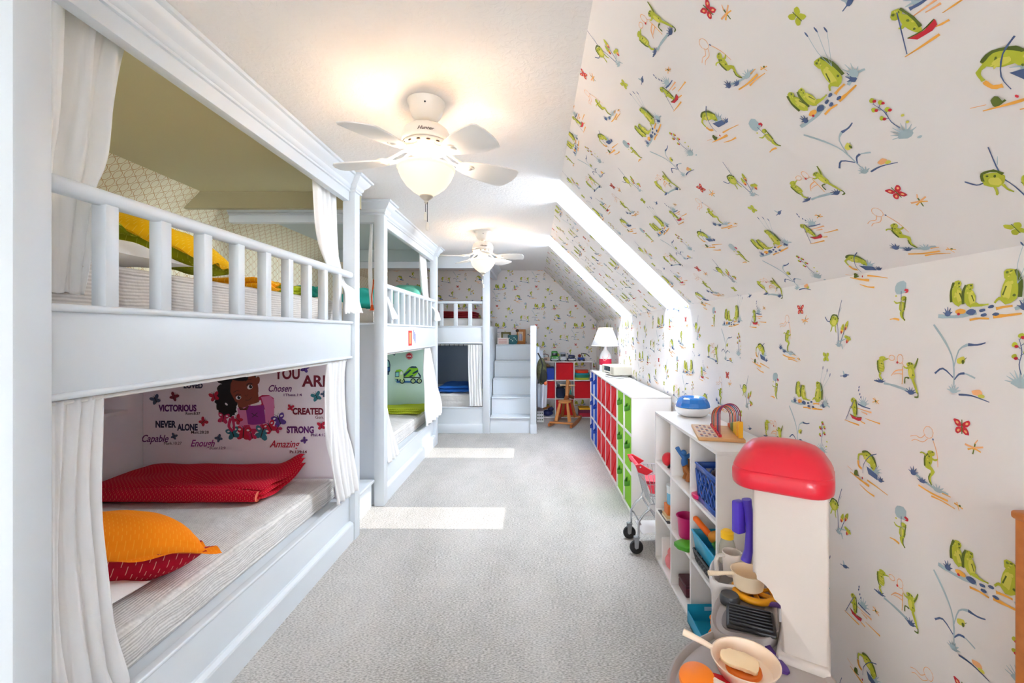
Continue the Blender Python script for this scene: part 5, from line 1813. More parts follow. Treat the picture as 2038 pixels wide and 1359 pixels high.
# blue slotted basket
o = at_cell(0, 2, .008, .012)
def basket(label, o, w, l, h, m, holes, name='basket', rim=.004):
    """open plastic basket: o = low front near corner; w along x, l along y"""
    t = thing(name, label, 'basket', (o.x + w / 2, o.y + l / 2, o.z))
    mb = MB()
    tap = .012
    A = [(o.x + tap, o.y + tap), (o.x + w - tap, o.y + tap), (o.x + w - tap, o.y + l - tap), (o.x + tap, o.y + l - tap)]
    B = [(o.x, o.y), (o.x + w, o.y), (o.x + w, o.y + l), (o.x, o.y + l)]
    mb.box(A[0][0], A[0][1], o.z, A[2][0], A[2][1], o.z + .004)
    for k in range(4):
        p0, p1 = A[k], A[(k + 1) % 4]; q0, q1 = B[k], B[(k + 1) % 4]
        def P(u, v):
            a = Vector((p0[0] + (p1[0] - p0[0]) * u, p0[1] + (p1[1] - p0[1]) * u, o.z)); b = Vector((q0[0] + (q1[0] - q0[0]) * u, q0[1] + (q1[1] - q0[1]) * u, o.z + h))
            return a.lerp(b, v)
        if holes:
            mb.face([P(0, 0), P(1, 0), P(1, .15), P(0, .15)]); mb.face([P(0, .85), P(1, .85), P(1, 1), P(0, 1)])
            n = holes
            for i in range(n + 1):
                for s in (-1, 1):
                    ks = []
                    for j in range(9):
                        v = .15 + .7 * j / 8
                        ks.append(P(min(1, max(0, (i + s * .42 * math.sin(PI * 2 * j / 8)) / n)), v))
                    mb.tube(ks, .0042, 5, cap=False)
        else:
            mb.face([P(0, 0), P(1, 0), P(1, 1), P(0, 1)])
    ob = build(mb, 'body', m, t, angle=30)
    md = ob.modifiers.new('t', 'SOLIDIFY'); md.thickness = .003
    mb = MB(); mb.tube([(p[0], p[1], o.z + h) for p in B], rim + .001, 6, closed=True)
    build(mb, 'rim', m, t)
    return t
basket('blue slotted basket in the top near cube of the small organizer', o, .20, .235, .175, mat('royal_blue_plastic', (38, 84, 176), .35), 5)
for k, (dx, dy, c, lb) in enumerate(((.05, .08, (60, 26, 46), 'dark maroon toy ball in the blue slotted basket'), (.12, .14, (180, 50, 40), 'brick red toy ball in the blue slotted basket'), (.10, .05, (36, 40, 70), 'navy toy ball in the blue slotted basket'))):
    mb = MB(); mb.sphere((o.x + dx + .02, o.y + dy + .02, o.z + .150), .045)
    single(mb, 'toy_ball', mat('ball%d' % k, c, .4), lb, 'toy ball')
p = at_cell(0, 2, .015, .262)
mb = MB(); mb.lathe([(0, .0), (.022, .001), (.030, .012), (.031, .022), (.028, .024)], (p.x + .01, p.y - .002, p.z), 20, close=True)
single(mb, 'toy_cup', mat('hot_pink', (222, 30, 110), .35), 'hot pink toy dish beside the blue slotted basket', 'toy dish')
# second row
p = at_cell(2, 1, .065, .135)
t = thing('storage_jar', 'clear blue jar standing on an orange block in the middle far cube', 'jar', (p.x, p.y, p.z + .085))
mb = MB(); mb.lathe([(0, .085), (.04, .085), (.042, .09), (.042, .15)], (p.x, p.y, p.z), 24); build(mb, 'body', mat('pale_blue_plastic', (120, 190, 224), .2), t)
mb = MB(); mb.lathe([(.042, .15), (.042, .185), (.045, .185), (.045, .195), (0, .195)], (p.x, p.y, p.z), 24); build(mb, 'lid', mat('clear_plastic', (226, 232, 236), .15), t)
mb = MB(); mb.box(p.x - .05, p.y - .035, p.z + .028, p.x + .05, p.y + .035, p.z + .084, .004)
single(mb, 'toy_block', mat('orange_block', (222, 116, 36), .5), 'orange toy block under the blue jar', 'toy block')
mb = MB(); mb.box(p.x - .06, p.y - .045, p.z, p.x + .08, p.y + .045, p.z + .013, .001)
single(mb, 'book', mat('cream_cover', (228, 214, 190), .7), 'thin cream book at the bottom of the pile in the middle far cube', 'book')
mb = MB(); mb.box(p.x - .056, p.y - .042, p.z + .0135, p.x + .076, p.y + .045, p.z + .027, .001)
single(mb, 'book', mat('tan_cover', (214, 178, 130), .7), 'thin tan book between the cream book and the orange block', 'book')
p = at_cell(2, 1, .002, .06)
mb = MB(); mb.box(p.x, p.y, p.z, p.x + .022, p.y + .19, p.z + .004, .001)
single(mb, 'picture_card', mat('black_frame_card', (60, 56, 60), .5), 'flat dark edged card lying at the front of the middle far cube', 'card')
# magenta cup, green dinosaur
p = at_cell(1, 1, .062, .205)
mb = MB(); mb.lathe([(0, 0), (.042, 0), (.046, .01), (.053, .100), (.060, .112), (.057, .114), (.050, .100), (.043, .012), (0, .008)], p, 28)
single(mb, 'toy_cup', mat('magenta_plastic', (196, 18, 106), .3), 'magenta toy cup in the centre cube of the small organizer', 'toy cup')
p = at_cell(1, 1, -.035, .09)
mb = MB(); mb.extr([(-.05, 0), (-.03, -.045), (.02, -.055), (.06, -.03), (.055, .02), (.02, .03), (.03, .05), (-.01, .045), (-.04, .04)], .022, TR(p.x + .045, p.y - .005, p.z, .4), .004)
single(mb, 'toy_tray', mat('green_plastic', (70, 168, 20), .35), 'flat bright green plastic toy in front of the magenta cup', 'toy')
# cyan bin of food over a dark wire basket
p = at_cell(0, 1, .004, .016, .002)
basket('dark grey wire basket under the cyan bin of toy food', p, .22, .25, .055, mat('charcoal_plastic', (58, 60, 64), .4), 8)
p2 = Vector((p.x - .005, p.y - .002, p.z + .058))
basket('cyan bin full of toy food in the middle near cube', p2, .23, .255, .085, mat('cyan_plastic', (36, 164, 204), .35), 0, 'toy_bin')
FOODS = [('orange_carrot', (250, 110, 14), 'orange toy carrot leaning out of the cyan bin'), ('toy_bun', (226, 150, 44), 'golden toy bun in the cyan bin'), ('toy_lettuce', (44, 140, 36), 'green toy lettuce leaf in the cyan bin'),
         ('toy_eggplant', (58, 40, 56), 'dark purple toy eggplant in the cyan bin'), ('toy_pepper', (30, 110, 40), 'dark green toy pepper at the front of the cyan bin')]
for k, (nm, c, lb) in enumerate(FOODS):
    mb = MB()
    m = mat(nm, c, .45)
    b = p2 + Vector((.05, .05, .075))
    if k == 0:
        mb.tube([b + Vector((-.03, .20, .060)), b + Vector((.0, .15, .025)), b + Vector((.03, .10, -.015))], [.014, .015, .012], 12)
        mb.sphere(b + Vector((-.032, .204, .062)), .014)
    elif k == 1:
        mb.sphere(b + Vector((.03, .11, .015)), (.04, .036, .03), None)
    elif k == 2:
        slab_geo(mb, .11, .09, .016, TR(b.x + .05, b.y + .045, b.z - .002, .3, .2, -.2), 12, .008, 4)
    elif k == 3:
        mb.tube([b + Vector((.09, .12, .0)), b + Vector((.10, .07, .02)), b + Vector((.10, .03, .01))], [.022, .03, .018], 12)
    else:
        mb.tube([b + Vector((.0, .055, .0)), b + Vector((.02, .02, .012)), b + Vector((.05, -.01, .0))], [.014, .02, .014], 10)
    single(mb, 'toy_food', m, lb, 'toy food')
# bottom row
p = at_cell(2, 0, .06, .125)
mb = MB(); mb.sphere((p.x, p.y, p.z + .05), (.05, .05, .05)); mb.sphere((p.x - .01, p.y - .02, p.z + .11), .032)
single(mb, 'plush_toy', mat('rose_plush', (226, 130, 134), .9), 'rose pink plush toy in the bottom far cube', 'plush toy')
mb = MB(); mb.box(p.x - .05, p.y + .055, p.z, p.x + .05, p.y + .075, p.z + .16, .003)
single(mb, 'toy_box', PILLOW_WHITE, 'white box standing behind the rose plush toy', 'box')
p = at_cell(1, 0, .035, .155)
t = thing('toy_case', 'dark maroon toy case in the bottom middle cube', 'toy', (p.x + .06, p.y + .06, p.z))
mb = MB(); mb.box(p.x, p.y, p.z, p.x + .12, p.y + .12, p.z + .045, .006); build(mb, 'body', mat('maroon_plastic', (92, 24, 40), .35), t)
mb = MB(); mb.rbox((p.x + .06, p.y + .06, p.z + .056), (.122, .122, .02), 0, .006); build(mb, 'lid', mat('plum_plastic', (70, 20, 40), .35), t)
p = at_cell(0, 0, -.022, .012)
t = thing('toy_bin', 'cyan bin with a white label holding orange teddy bears, bottom near cube', 'basket', (p.x + .12, p.y + .13, p.z))
mb = MB()
mb.box(p.x, p.y, p.z, p.x + .23, p.y + .262, p.z + .006)
mb.box(p.x, p.y, p.z, p.x + .004, p.y + .262, p.z + .055); mb.box(p.x + .226, p.y, p.z, p.x + .23, p.y + .262, p.z + .07)
mb.box(p.x, p.y, p.z, p.x + .23, p.y + .004, p.z + .055); mb.box(p.x, p.y + .258, p.z, p.x + .23, p.y + .262, p.z + .085)
build(mb, 'body', mat('cyan_plastic', (36, 164, 204), .35), t)
mb = MB(); mb.box(p.x + .08, p.y + .2565, p.z + .055, p.x + .14, p.y + .2578, p.z + .074)
build(mb, 'label_plate', mat('label_pale', (170, 210, 230), .5), t)
for dx, dy, lb in ((.07, .08, 'orange teddy bear at the front of the cyan bin'), (.15, .15, 'orange teddy bear at the back of the cyan bin')):
    mb = MB()
    q = Vector((p.x + dx, p.y + dy, p.z + .006))
    mb.sphere(q + Vector((0, 0, .045)), (.04, .036, .045)); mb.sphere(q + Vector((0, -.004, .105)), (.033, .03, .03))
    for s in (-1, 1):
        mb.sphere(q + Vector((s * .024, 0, .13)), .012); mb.sphere(q + Vector((s * .036, -.014, .06)), (.013, .013, .024)); mb.sphere(q + Vector((s * .024, -.034, .018)), (.015, .022, .015))
    single(mb, 'teddy_bear', mat('orange_plush', (226, 120, 40), .9), lb, 'teddy bear')
# ------------------------------------------------------------------ toy shopping cart
CX0, CX1, CY0, CY1 = .672, 1.02, 2.795, 3.025
t = thing('shopping_cart', 'toy chrome shopping cart with red handle parked between the two organizers', 'toy cart', ((CX0 + CX1) / 2, 2.91, 0))
mb = MB()
W = .0022
zt, zb = .505, .30
def ring_at(f):
    z = zb + (zt - zb) * f
    i = .045 * (1 - f)
    return [(CX0 + .03 + i * 1.2, CY0 + i, z), (CX1 - i * .6, CY0 + i * 1.4, z), (CX1 - i * .6, CY1 - i * 1.4, z), (CX0 + .03 + i * 1.2, CY1 - i, z)]
for f in (0, .33, .66, 1):
    mb.tube(ring_at(f), W * (1.6 if f in (0, 1) else 1), 6, closed=True)
top, bot = ring_at(1), ring_at(0)
for k in range(4):
    n = 12 if k % 2 == 0 else 8
    for i in range(n):
        a = Vector(top[k]).lerp(Vector(top[(k + 1) % 4]), i / n); b = Vector(bot[k]).lerp(Vector(bot[(k + 1) % 4]), i / n)
        mb.tube([a, b], W, 5)
for i in range(1, 9):
    a = Vector(bot[0]).lerp(Vector(bot[1]), i / 9); b = Vector(bot[3]).lerp(Vector(bot[2]), i / 9)
    mb.tube([a, b], W, 5)
build(mb, 'basket', CHROME, t)
mb = MB()
for y in (CY0 + .012, CY1 - .012):
    mb.tube([(CX0 + .012, y, .545), (CX0 + .03, y, .50), (CX0 + .075, y, .32), (CX0 + .06, y, .285)], .0038, 8)
    mb.tube([(CX0 + .07, y, .285), (CX0 + .03, y, .25), (CX0 - .002, y, .20), (CX0 - .004, y, .115)], .0075, 10)
    mb.tube([(CX0 + .07, y, .285), (CX0 + .12, y, .20), (CX0 + .20, y, .14), (CX1 - .04, y, .12), (CX1 - .03, y, .10)], .0065, 10)
mb.tube([(CX0 + .01, CY0 + .012, .185), (CX0 + .01, CY1 - .012, .185)], .006, 8)
build(mb, 'frame', CHROME, t)
mb = MB(); mb.box(CX0 + .02, CY0 + .02, .118, CX1 - .05, CY1 - .02, .130, .004)
build(mb, 'lower_rack', mat('white_plastic', (236, 236, 236), .4), t)
mb = MB(); mb.tube([(CX0 - .008, CY0 + .01, .556), (CX0 - .008, CY1 - .01, .556)], .0115, 12)
build(mb, 'handle_bar', mat('pink_red_plastic', (240, 70, 90), .3), t)
for y in (CY0, CY1):
    mb = MB()
    mb.extr([(-.028, .018), (.008, .020), (.085, -.025), (.045, -.050), (-.010, -.030)], .022, Matrix(((1, 0, 0, CX0), (0, 0, 1, y - .011), (0, 1, 0, .552), (0, 0, 0, 1))), .004)
    build(mb, 'handle_bracket', RED_PLASTIC, t)
    mb = MB(); mb.sphere((CX0 + .004, y - .0115, .555), (.006, .003, .006), None, 10, 6)
    build(mb, 'bolt', CHROME, t)
mb = MB(); mb.extr([(0, 0), (.115, -.012), (.085, -.085), (.03, -.08)], .006, Matrix(((1, 0, 0, CX0 + .05), (0, 0, 1, CY0 + .03), (0, 1, 0, .455), (0, 0, 0, 1))))
mb.box(CX0 + .05, CY0 + .03, .440, CX0 + .165, CY1 - .03, .446)
build(mb, 'seat_flap', mat('pink_red_plastic', (240, 70, 90), .3), t)
for x in (CX0 - .004, CX1 - .03):
    for y in (CY0 + .012, CY1 - .012):
        c = bpy.data.objects['shopping_cart']
        mb = MB()
        for s in (-1, 1):
            mb.extr([(-.016, .062), (.016, .062), (.010, -.004), (-.006, -.010), (-.014, 0)], .002, Matrix(((1, 0, 0, x - .012), (0, 0, 1, y + s * .014 - .001), (0, 1, 0, .043), (0, 0, 0, 1))))
        mb.box(x - .026, y - .015, .103, x + .008, y + .015, .108); mb.tube([(x, y, .106), (x, y, .122)], .007, 8)
        w = build(mb, 'caster', mat('zinc_plate', (176, 182, 188), .35, .8), t)
        mb = MB(); mb.lathe([(0, -.010), (.012, -.011), (.026, -.010), (.040, -.011), (.0425, -.006), (.0425, .006), (.040, .011), (.026, .010), (.012, .011), (0, .010)], (0, 0, 0), 28, Matrix.Translation((x - .012, y, .0428)) @ Matrix.Rotation(PI / 2, 4, 'X'))
        build(mb, 'wheel', BLACK_RUBBER, w)

# ------------------------------------------------------------------ play kitchen
ZK_ = .46
CRE = mat('cream_toy_plastic', (210, 199, 190), .45, bump=.05, scale=300)
GREY = mat('grey_toy_plastic', (176, 168, 164), .45)
GREY_D = mat('dark_grey_toy_plastic', (128, 120, 118), .45)
BLK = mat('black_toy_plastic', (46, 46, 50), .4)
kit = thing('play_kitchen', 'plastic play kitchen with red dome cap, cream column and grey counter', 'toy kitchen', (.72, 1.3, 0))
def smooth_poly(pts, n=4):
    out = []
    m = len(pts)
    for i in range(m):
        for t_ in range(n):
            f = t_ / n
            out.append(tuple(catmull(pts[i - 1][k], pts[i][k], pts[(i + 1) % m][k], pts[(i + 2) % m][k], f) for k in (0, 1)))
    return out
def grow(pts, d):
    cx = sum(p[0] for p in pts) / len(pts); cy = sum(p[1] for p in pts) / len(pts)
    out = []
    for x, y in pts:
        L = math.hypot(x - cx, y - cy)
        out.append((x + (x - cx) / L * d, y + (y - cy) / L * d))
    return out
def loft(mb, secs):
    """secs: [(poly, z)] of equal length; closed top and bottom"""
    R = [[mb.bm.verts.new((p[0], p[1], z)) for p in poly] for poly, z in secs]
    n = len(R[0])
    for a, b in zip(R, R[1:]):
        for i in range(n):
            f = mb.bm.faces.new((a[i], a[(i + 1) % n], b[(i + 1) % n], b[i])); f.material_index = mb.mi
    mb.bm.faces.new(R[0][::-1]).material_index = mb.mi
    mb.bm.faces.new(R[-1]).material_index = mb.mi
CNT = smooth_poly([(.335, 1.02), (.352, 1.16), (.40, 1.26), (.475, 1.335), (.56, 1.385), (.66, 1.45), (.76, 1.45), (.83, 1.38), (.815, 1.22), (.79, 1.06), (.70, .93), (.52, .88), (.38, .91)])
mb = MB()
loft(mb, [(grow(CNT, -.05), 0), (grow(CNT, -.035), .30), (grow(CNT, -.03), ZK_ - .05)])
build(mb, 'base', CRE, kit, angle=50)
mb = MB()
loft(mb, [(grow(CNT, -.02), ZK_ - .05), (grow(CNT, 0), ZK_ - .045), (grow(CNT, .004), ZK_ - .015), (grow(CNT, .002), ZK_ + .008), (grow(CNT, -.006), ZK_ + .012), (grow(CNT, -.014), ZK_ + .008), (grow(CNT, -.020), ZK_)])
build(mb, 'counter', GREY, kit, angle=50)
STV = smooth_poly([(.565, 1.345), (.575, 1.43), (.645, 1.545), (.74, 1.635), (.82, 1.64), (.845, 1.56), (.80, 1.44), (.735, 1.335), (.65, 1.315)])
mb = MB()
loft(mb, [(grow(STV, -.03), .05), (grow(STV, -.02), .42), (grow(STV, 0), .455), (grow(STV, 0), .482), (grow(STV, -.005), .490), (grow(STV, -.014), .488), (grow(STV, -.020), .480)])
build(mb, 'stove_top', GREY, kit, angle=50)
mb = MB()
loft(mb, [(grow(STV, -.045), .479), (grow(STV, -.047), .4835), (grow(STV, -.053), .484)])
build(mb, 'stove_recess', GREY_D, kit, angle=50)
# ridged grill plate
GA = math.atan2(-.046, .106)
mb = MB(); mb.rbox((.690, 1.405, .490), (.140, .125, .012), GA, .005)
build(mb, 'grill_plate', BLK, kit)
for k in range(7):
    o = (k - 3) * .0165
    mb = MB(); mb.rbox((.690 - o * math.sin(GA) * 1.0, 1.405 + o * math.cos(GA), .498), (.124, .007, .012), GA, .003)
    build(mb, 'grill_ridge', BLK, kit)
mb = MB(); mb.lathe([(.032, .482), (.032, .50), (.028, .51), (.014, .507), (0, .507)], (.672, 1.512, 0), 24)
build(mb, 'knob', mat('charcoal_plastic', (58, 60, 64), .4), kit)
mb = MB()
mb.tube([(.775 + .064 * math.cos(2 * PI * i / 28), 1.55 + .064 * math.sin(2 * PI * i / 28), .496) for i in range(28)], .0115, 10, closed=True)
for k in range(3):
    a = k * PI / 3 + .3
    mb.tube([(.775 + .062 * math.cos(a), 1.55 + .062 * math.sin(a), .495), (.775 - .062 * math.cos(a), 1.55 - .062 * math.sin(a), .495)], .0085, 8)
build(mb, 'burner', mat('burner_yellow', (244, 168, 20), .4), kit)
# sink wing
SNK = smooth_poly([(.655, 1.575), (.675, 1.69), (.75, 1.785), (.86, 1.80), (.93, 1.74), (.92, 1.63), (.82, 1.56)])
mb = MB()
loft(mb, [(grow(SNK, -.02), .05), (grow(SNK, -.008), .44), (grow(SNK, 0), .47), (grow(SNK, .002), .50), (grow(SNK, -.006), .512), (grow(SNK, -.016), .508), (grow(SNK, -.022), .49), (grow(SNK, -.035), .462)])
build(mb, 'sink', mat('pale_grey_toy_plastic', (206, 200, 198), .4), kit, angle=50)
mb = MB(); loft(mb, [(grow(SNK, -.034), .462), (grow(SNK, -.040), .4635)])
build(mb, 'sink_floor', GREY_D, kit, angle=50)
# column: face plane through B towards A, thickness away along the line of the end
Bp, U, N = Vector((.81, 1.21, 0)), Vector((-.83, .558, 0)).normalized(), Vector((.558, .83, 0)).normalized()
MC = Matrix(((U.x, 0, N.x, Bp.x), (U.y, 0, N.y, Bp.y), (0, 1, 0, 0), (0, 0, 0, 1)))
arc = [(.1146 + .0754 * (1 - math.cos(a)), .60 + .088 * math.sin(a)) for a in [PI / 2 * i / 8 for i in range(9)]]
mb = MB(); mb.extr([(0, .455)] + [(.1146, .455)] + arc + [(.19, .952), (0, .952)], .17, MC, .012)
build(mb, 'column', CRE, kit, angle=50)
mb = MB()
mb.extr([(-.004, -.012), (.120, -.012), (.128, 0), (.128, .16), (-.004, .165)], .030, Matrix(((U.x, N.x, 0, Bp.x), (U.y, N.y, 0, Bp.y), (0, 0, 1, .455), (0, 0, 0, 1))), .010)
build(mb, 'column_foot', CRE, kit, angle=50)
def rrect(cx, cy, a, b, r, k=6):
    out = []
    for sx, sy, a0 in ((1, 1, 0), (-1, 1, PI / 2), (-1, -1, PI), (1, -1, 3 * PI / 2)):
        for i in range(k + 1):
            t_ = a0 + PI / 2 * i / k
            x, y = sx * (a - r) + r * math.cos(t_), sy * (b - r) + r * math.sin(t_)
            out.append((cx + U.x * x + N.x * y, cy + U.y * x + N.y * y))
    return out
ccx, ccy = .762, 1.351
mb = MB()
loft(mb, [(rrect(ccx, ccy, a, b, r), z) for a, b, r, z in ((.124, .113, .06, .944), (.131, .120, .07, .950), (.133, .122, .07, .962), (.133, .122, .07, .988), (.129, .118, .07, .996), (.130, .119, .07, 1.000), (.124, .112, .07, 1.016),
     (.108, .095, .07, 1.044), (.090, .075, .06, 1.062), (.066, .052, .045, 1.072), (.03, .025, .02, 1.076))])
build(mb, 'dome_cap', mat('red_toy_plastic', (222, 30, 52), .3, coat=.15), kit, angle=35)

# handset hanging on the far side of the column
t = thing('toy_phone', 'purple toy phone handset and cradle on the back of the kitchen column', 'toy phone', (.70, 1.46, .66))
PUR = mat('purple_plastic', (82, 58, 190), .35)
mb = MB(); mb.rbox((.672, 1.445, .803), (.034, .03, .105), .4, .006)
build(mb, 'cradle', PUR, t)
mb = MB(); mb.tube([(.690, 1.43, .865), (.697, 1.428, .82), (.699, 1.428, .77), (.697, 1.43, .70), (.688, 1.43, .665)], [.015, .013, .011, .013, .016], 12)
build(mb, 'handset', PUR, t)
mb = MB(); mb.rbox((.745, 1.47, .76), (.08, .02, .05), .4, .005)
build(mb, 'bracket', CRE, t)
# things on the sink
mug = Vector((.735, 1.635, .512))
t = thing('toy_mug', 'cream toy mug standing at the sink of the play kitchen', 'toy mug', mug)
mb = MB(); mb.lathe([(0, 0), (.028, 0), (.030, .01), (.034, .082), (.031, .082), (.027, .01), (0, .008)], mug, 24)
build(mb, 'cup', CRE, t)
mb = MB(); mb.tube([mug + Vector((-.031, -.006, .072)), mug + Vector((-.058, -.012, .074)), mug + Vector((-.064, -.014, .06)), mug + Vector((-.062, -.014, .02)), mug + Vector((-.058, -.013, .004))], .0075, 8)
build(mb, 'handle', CRE, t)
bt = Vector((.755, 1.72, .512))
t = thing('toy_bottle', 'clear toy bottle with a yellow cap behind the cream mug', 'toy bottle', bt)
mb = MB(); mb.lathe([(0, 0), (.030, 0), (.032, .01), (.030, .06), (.024, .085), (.018, .095)], bt, 20)
build(mb, 'body', mat('clear_toy_plastic', (214, 210, 196), .15, trans=.6), t)
mb = MB(); mb.lathe([(0, .125), (.016, .124), (.024, .116), (.024, .094), (0, .094)], bt, 20)
build(mb, 'cap', mat('cap_yellow', (248, 196, 24), .4), t)
# saucepan on the burner
sp = Vector((.752, 1.545, .5125))
t = thing('toy_saucepan', 'cream toy saucepan on the yellow burner', 'toy pan', sp)
mb = MB(); mb.lathe([(0, 0), (.040, 0), (.047, .006), (.055, .056), (.058, .060), (.054, .060), (.044, .008), (0, .005)], sp, 36)
build(mb, 'pan', mat('cream_pan', (240, 218, 186), .4), t)
mb = MB(); mb.tube([sp + Vector((-.054, -.004, .054)), sp + Vector((-.10, -.006, .054)), sp + Vector((-.142, -.008, .056))], [.006, .007, .009], 10)
build(mb, 'handle', mat('cream_pan', (240, 218, 186), .4), t)
# purple utensil on the stove
mb = MB(); mb.tube([(.742, 1.505, .494), (.775, 1.490, .494), (.835, 1.468, .494)], [.010, .009, .008], 10)
single(mb, 'toy_utensil', mat('dull_purple', (106, 74, 150), .4), 'dull purple toy utensil between the burner and grill plate', 'toy utensil')
# frying pan, bread, egg
fp = Vector((.578, 1.205, .474))
t = thing('toy_frying_pan', 'cream toy frying pan on the front of the grey counter', 'toy pan', fp)
mb = MB(); mb.lathe([(0, 0), (.060, 0), (.070, .006), (.085, .038), (.088, .042), (.084, .042), (.068, .010), (0, .006)], fp, 44)
build(mb, 'pan', mat('cream_pan_light', (248, 226, 200), .4), t)
d = Vector((-.83, .56, 0))
mb = MB(); mb.tube([fp + d * .084 + Vector((0, 0, .038)), fp + d * .115 + Vector((0, 0, .045)), fp + d * .165 + Vector((0, 0, .052))], [.007, .008, .010], 10)
build(mb, 'handle', mat('cream_pan_light', (248, 226, 200), .4), t)
mb = MB(); mb.lathe([(0, .002), (.040, .002), (.046, .008), (.044, .016), (.034, .016), (.030, .010), (0, .010)], fp + Vector((-.006, -.004, .006)), 28)
single(mb, 'toy_food', mat('toast_orange', (232, 116, 26), .5), 'orange toast ring under the bread slice in the frying pan', 'toy food')
mb = MB()
bread = smooth_poly([(-.045, -.02), (-.048, .012), (-.030, .020), (-.026, .030), (-.008, .024), (.010, .034), (.030, .024), (.048, .018), (.046, -.012), (.040, -.028), (.016, -.024), (-.012, -.030)], 3)
mb.extr(bread, .010, TR(fp.x - .012, fp.y + .008, fp.z + .025, -.45, .1, .1), .003)
single(mb, 'toy_bread', mat('bread_cream', (250, 222, 178), .6), 'bitten cream toy bread slice in the frying pan', 'toy food')
pl = Vector((.462, 1.115, .466))
mb = MB(); mb.lathe([(0, .002), (.065, .002), (.085, .014), (.088, .016), (.066, .006), (0, .006)], pl, 36)
single(mb, 'toy_plate', mat('red_plate', (206, 22, 36), .35), 'red toy plate at the bottom edge of the counter', 'toy plate')
mb = MB(); mb.lathe([(0, 0), (.040, .001), (.046, .010), (.044, .020), (.034, .025), (0, .027)], (0, 0, 0), 32, TR(.430, 1.158, .487, 0, .15, -.1))
single(mb, 'toy_food', mat('orange_disc', (252, 132, 12), .45), 'round orange toy food disc on the red plate', 'toy food')
mb = MB(); mb.tube([(.470, 1.140, .497), (.482, 1.112, .500), (.486, 1.075, .498)], [.014, .021, .020], 14)
mb.sphere((.469, 1.142, .497), .0142)
single(mb, 'toy_food', mat('white_toy_food', (240, 220, 200), .5), 'cream toy sausage shape beside the orange disc', 'toy food')
mb = MB(); mb.tube([(.513, 1.095 + .03 * math.cos(a), .484) for a in (0,)] + [(.513 + .028 * math.sin(a), 1.09 + .028 * math.cos(a), .484) for a in [PI * 1.4 * i / 8 for i in range(1, 9)]], .006, 8)
single(mb, 'toy_food', mat('orange_ring', (244, 150, 40), .5), 'orange toy noodle ring on the red plate', 'toy food')
t = thing('toy_knife', 'purple toy knife on the counter by the column foot', 'toy utensil', (.70, 1.29, .462))
KM = Matrix(((0, 1, 0, .700), (1, 0, 0, 1.288), (0, 0, 1, .4605), (0, 0, 0, 1)))
KP = mat('knife_purple', (84, 50, 130), .4)
mb = MB(); mb.extr([(-.072, 0), (-.066, -.012), (-.05, -.015), (0, -.012), (.0, .010), (-.05, .014), (-.066, .010)], .008, KM, .002); build(mb, 'blade', KP, t)
mb = MB(); mb.extr([(0, -.010), (.060, -.012), (.068, 0), (.060, .010), (0, .008)], .011, KM, .003); build(mb, 'handle', KP, t)

# ------------------------------------------------------------------ orange wooden panel at the frame edge
t = thing('wooden_chest', 'orange brown wooden panel standing by the right wall', 'wooden panel', (1.052, .78, 0))
mb = MB(); mb.box(1.030, .56, 0, 1.066, .948, 1.012, .006, 3); build(mb, 'panel', PINE, t)
mb = MB(); mb.box(1.026, .555, 1.006, 1.069, .953, 1.024, .006, 3); build(mb, 'top_rail', PINE, t)

# ------------------------------------------------------------------ rocking horse
t = thing('rocking_horse', 'amber wooden rocking horse before the far wall organizer', 'rocking horse', (.50, 6.80, 0), -.30, local=True)
WD = wood_mat('horse_wood', (150, 78, 28), (186, 108, 48))
WL = wood_mat('horse_wood_light', (196, 120, 56), (216, 150, 84))
WDK = wood_mat('horse_wood_dark', (92, 46, 26), (120, 62, 34))
for s in (-1, 1):
    mb = MB()
    lo = [(y, .012 + .16 * (y * y)) for y in [-.38 + .76 * i / 14 for i in range(15)]]
    hi = [(y, z + .045) for y, z in lo[::-1]]
    mb.extr(lo + hi, .028, Matrix(((0, 0, 1, s * .165 - .014), (1, 0, 0, 0), (0, 1, 0, -.012), (0, 0, 0, 1))), .003)
    build(mb, 'rocker', WD, t)
for y in (-.30, .27):
    mb = MB(); mb.box(-.175, y - .02, .042 + .16 * y * y, .175, y + .02, .066 + .16 * y * y, .004)
    build(mb, 'crossbar', WL, t)
for (x, y, s) in ((-.07, -.13, -1), (.07, -.13, 1), (-.07, .14, -1), (.07, .14, 1)):
    mb = MB(); mb.tube([(x * .8, y, .335), (x * 1.5, y * 1.5, .07)], [.020, .028], 4 if False else 8)
    build(mb, 'leg', WL if y < 0 else WD, t)
mb = MB(); mb.lathe([(0, .33), (.085, .33), (.098, .345), (.096, .362), (.06, .368), (0, .366)], (0, 0, 0), 28, Matrix.Translation((0, -.06, 0)) @ Matrix.Diagonal((1, 1.2, 1, 1)))
build(mb, 'seat', WL, t)
mb = MB(); mb.extr([(-.02, .33), (.16, .33), (.18, .40), (.14, .46), (.06, .42), (-.02, .38)], .05, Matrix(((0, 0, 1, -.025), (1, 0, 0, 0), (0, 1, 0, 0), (0, 0, 0, 1))), .008)
build(mb, 'body', WD, t)
mb = MB(); mb.extr([(.06, .40), (.15, .38), (.18, .50), (.26, .52), (.285, .56), (.27, .60), (.19, .645), (.13, .66), (.09, .60)], .045, Matrix(((0, 0, 1, -.0225), (1, 0, 0, 0), (0, 1, 0, 0), (0, 0, 0, 1))), .010)
build(mb, 'head', WL, t)
mb = MB(); mb.tube([(-.12, .13, .575), (.12, .13, .575)], .012, 10)
build(mb, 'handle', mat('pale_dowel', (232, 200, 152), .5), t)
mb = MB(); mb.tube([(0, .10, .42), (.05, .16, .39), (.10, .16, .38)], .028, 10)
build(mb, 'saddle_roll', WDK, t)

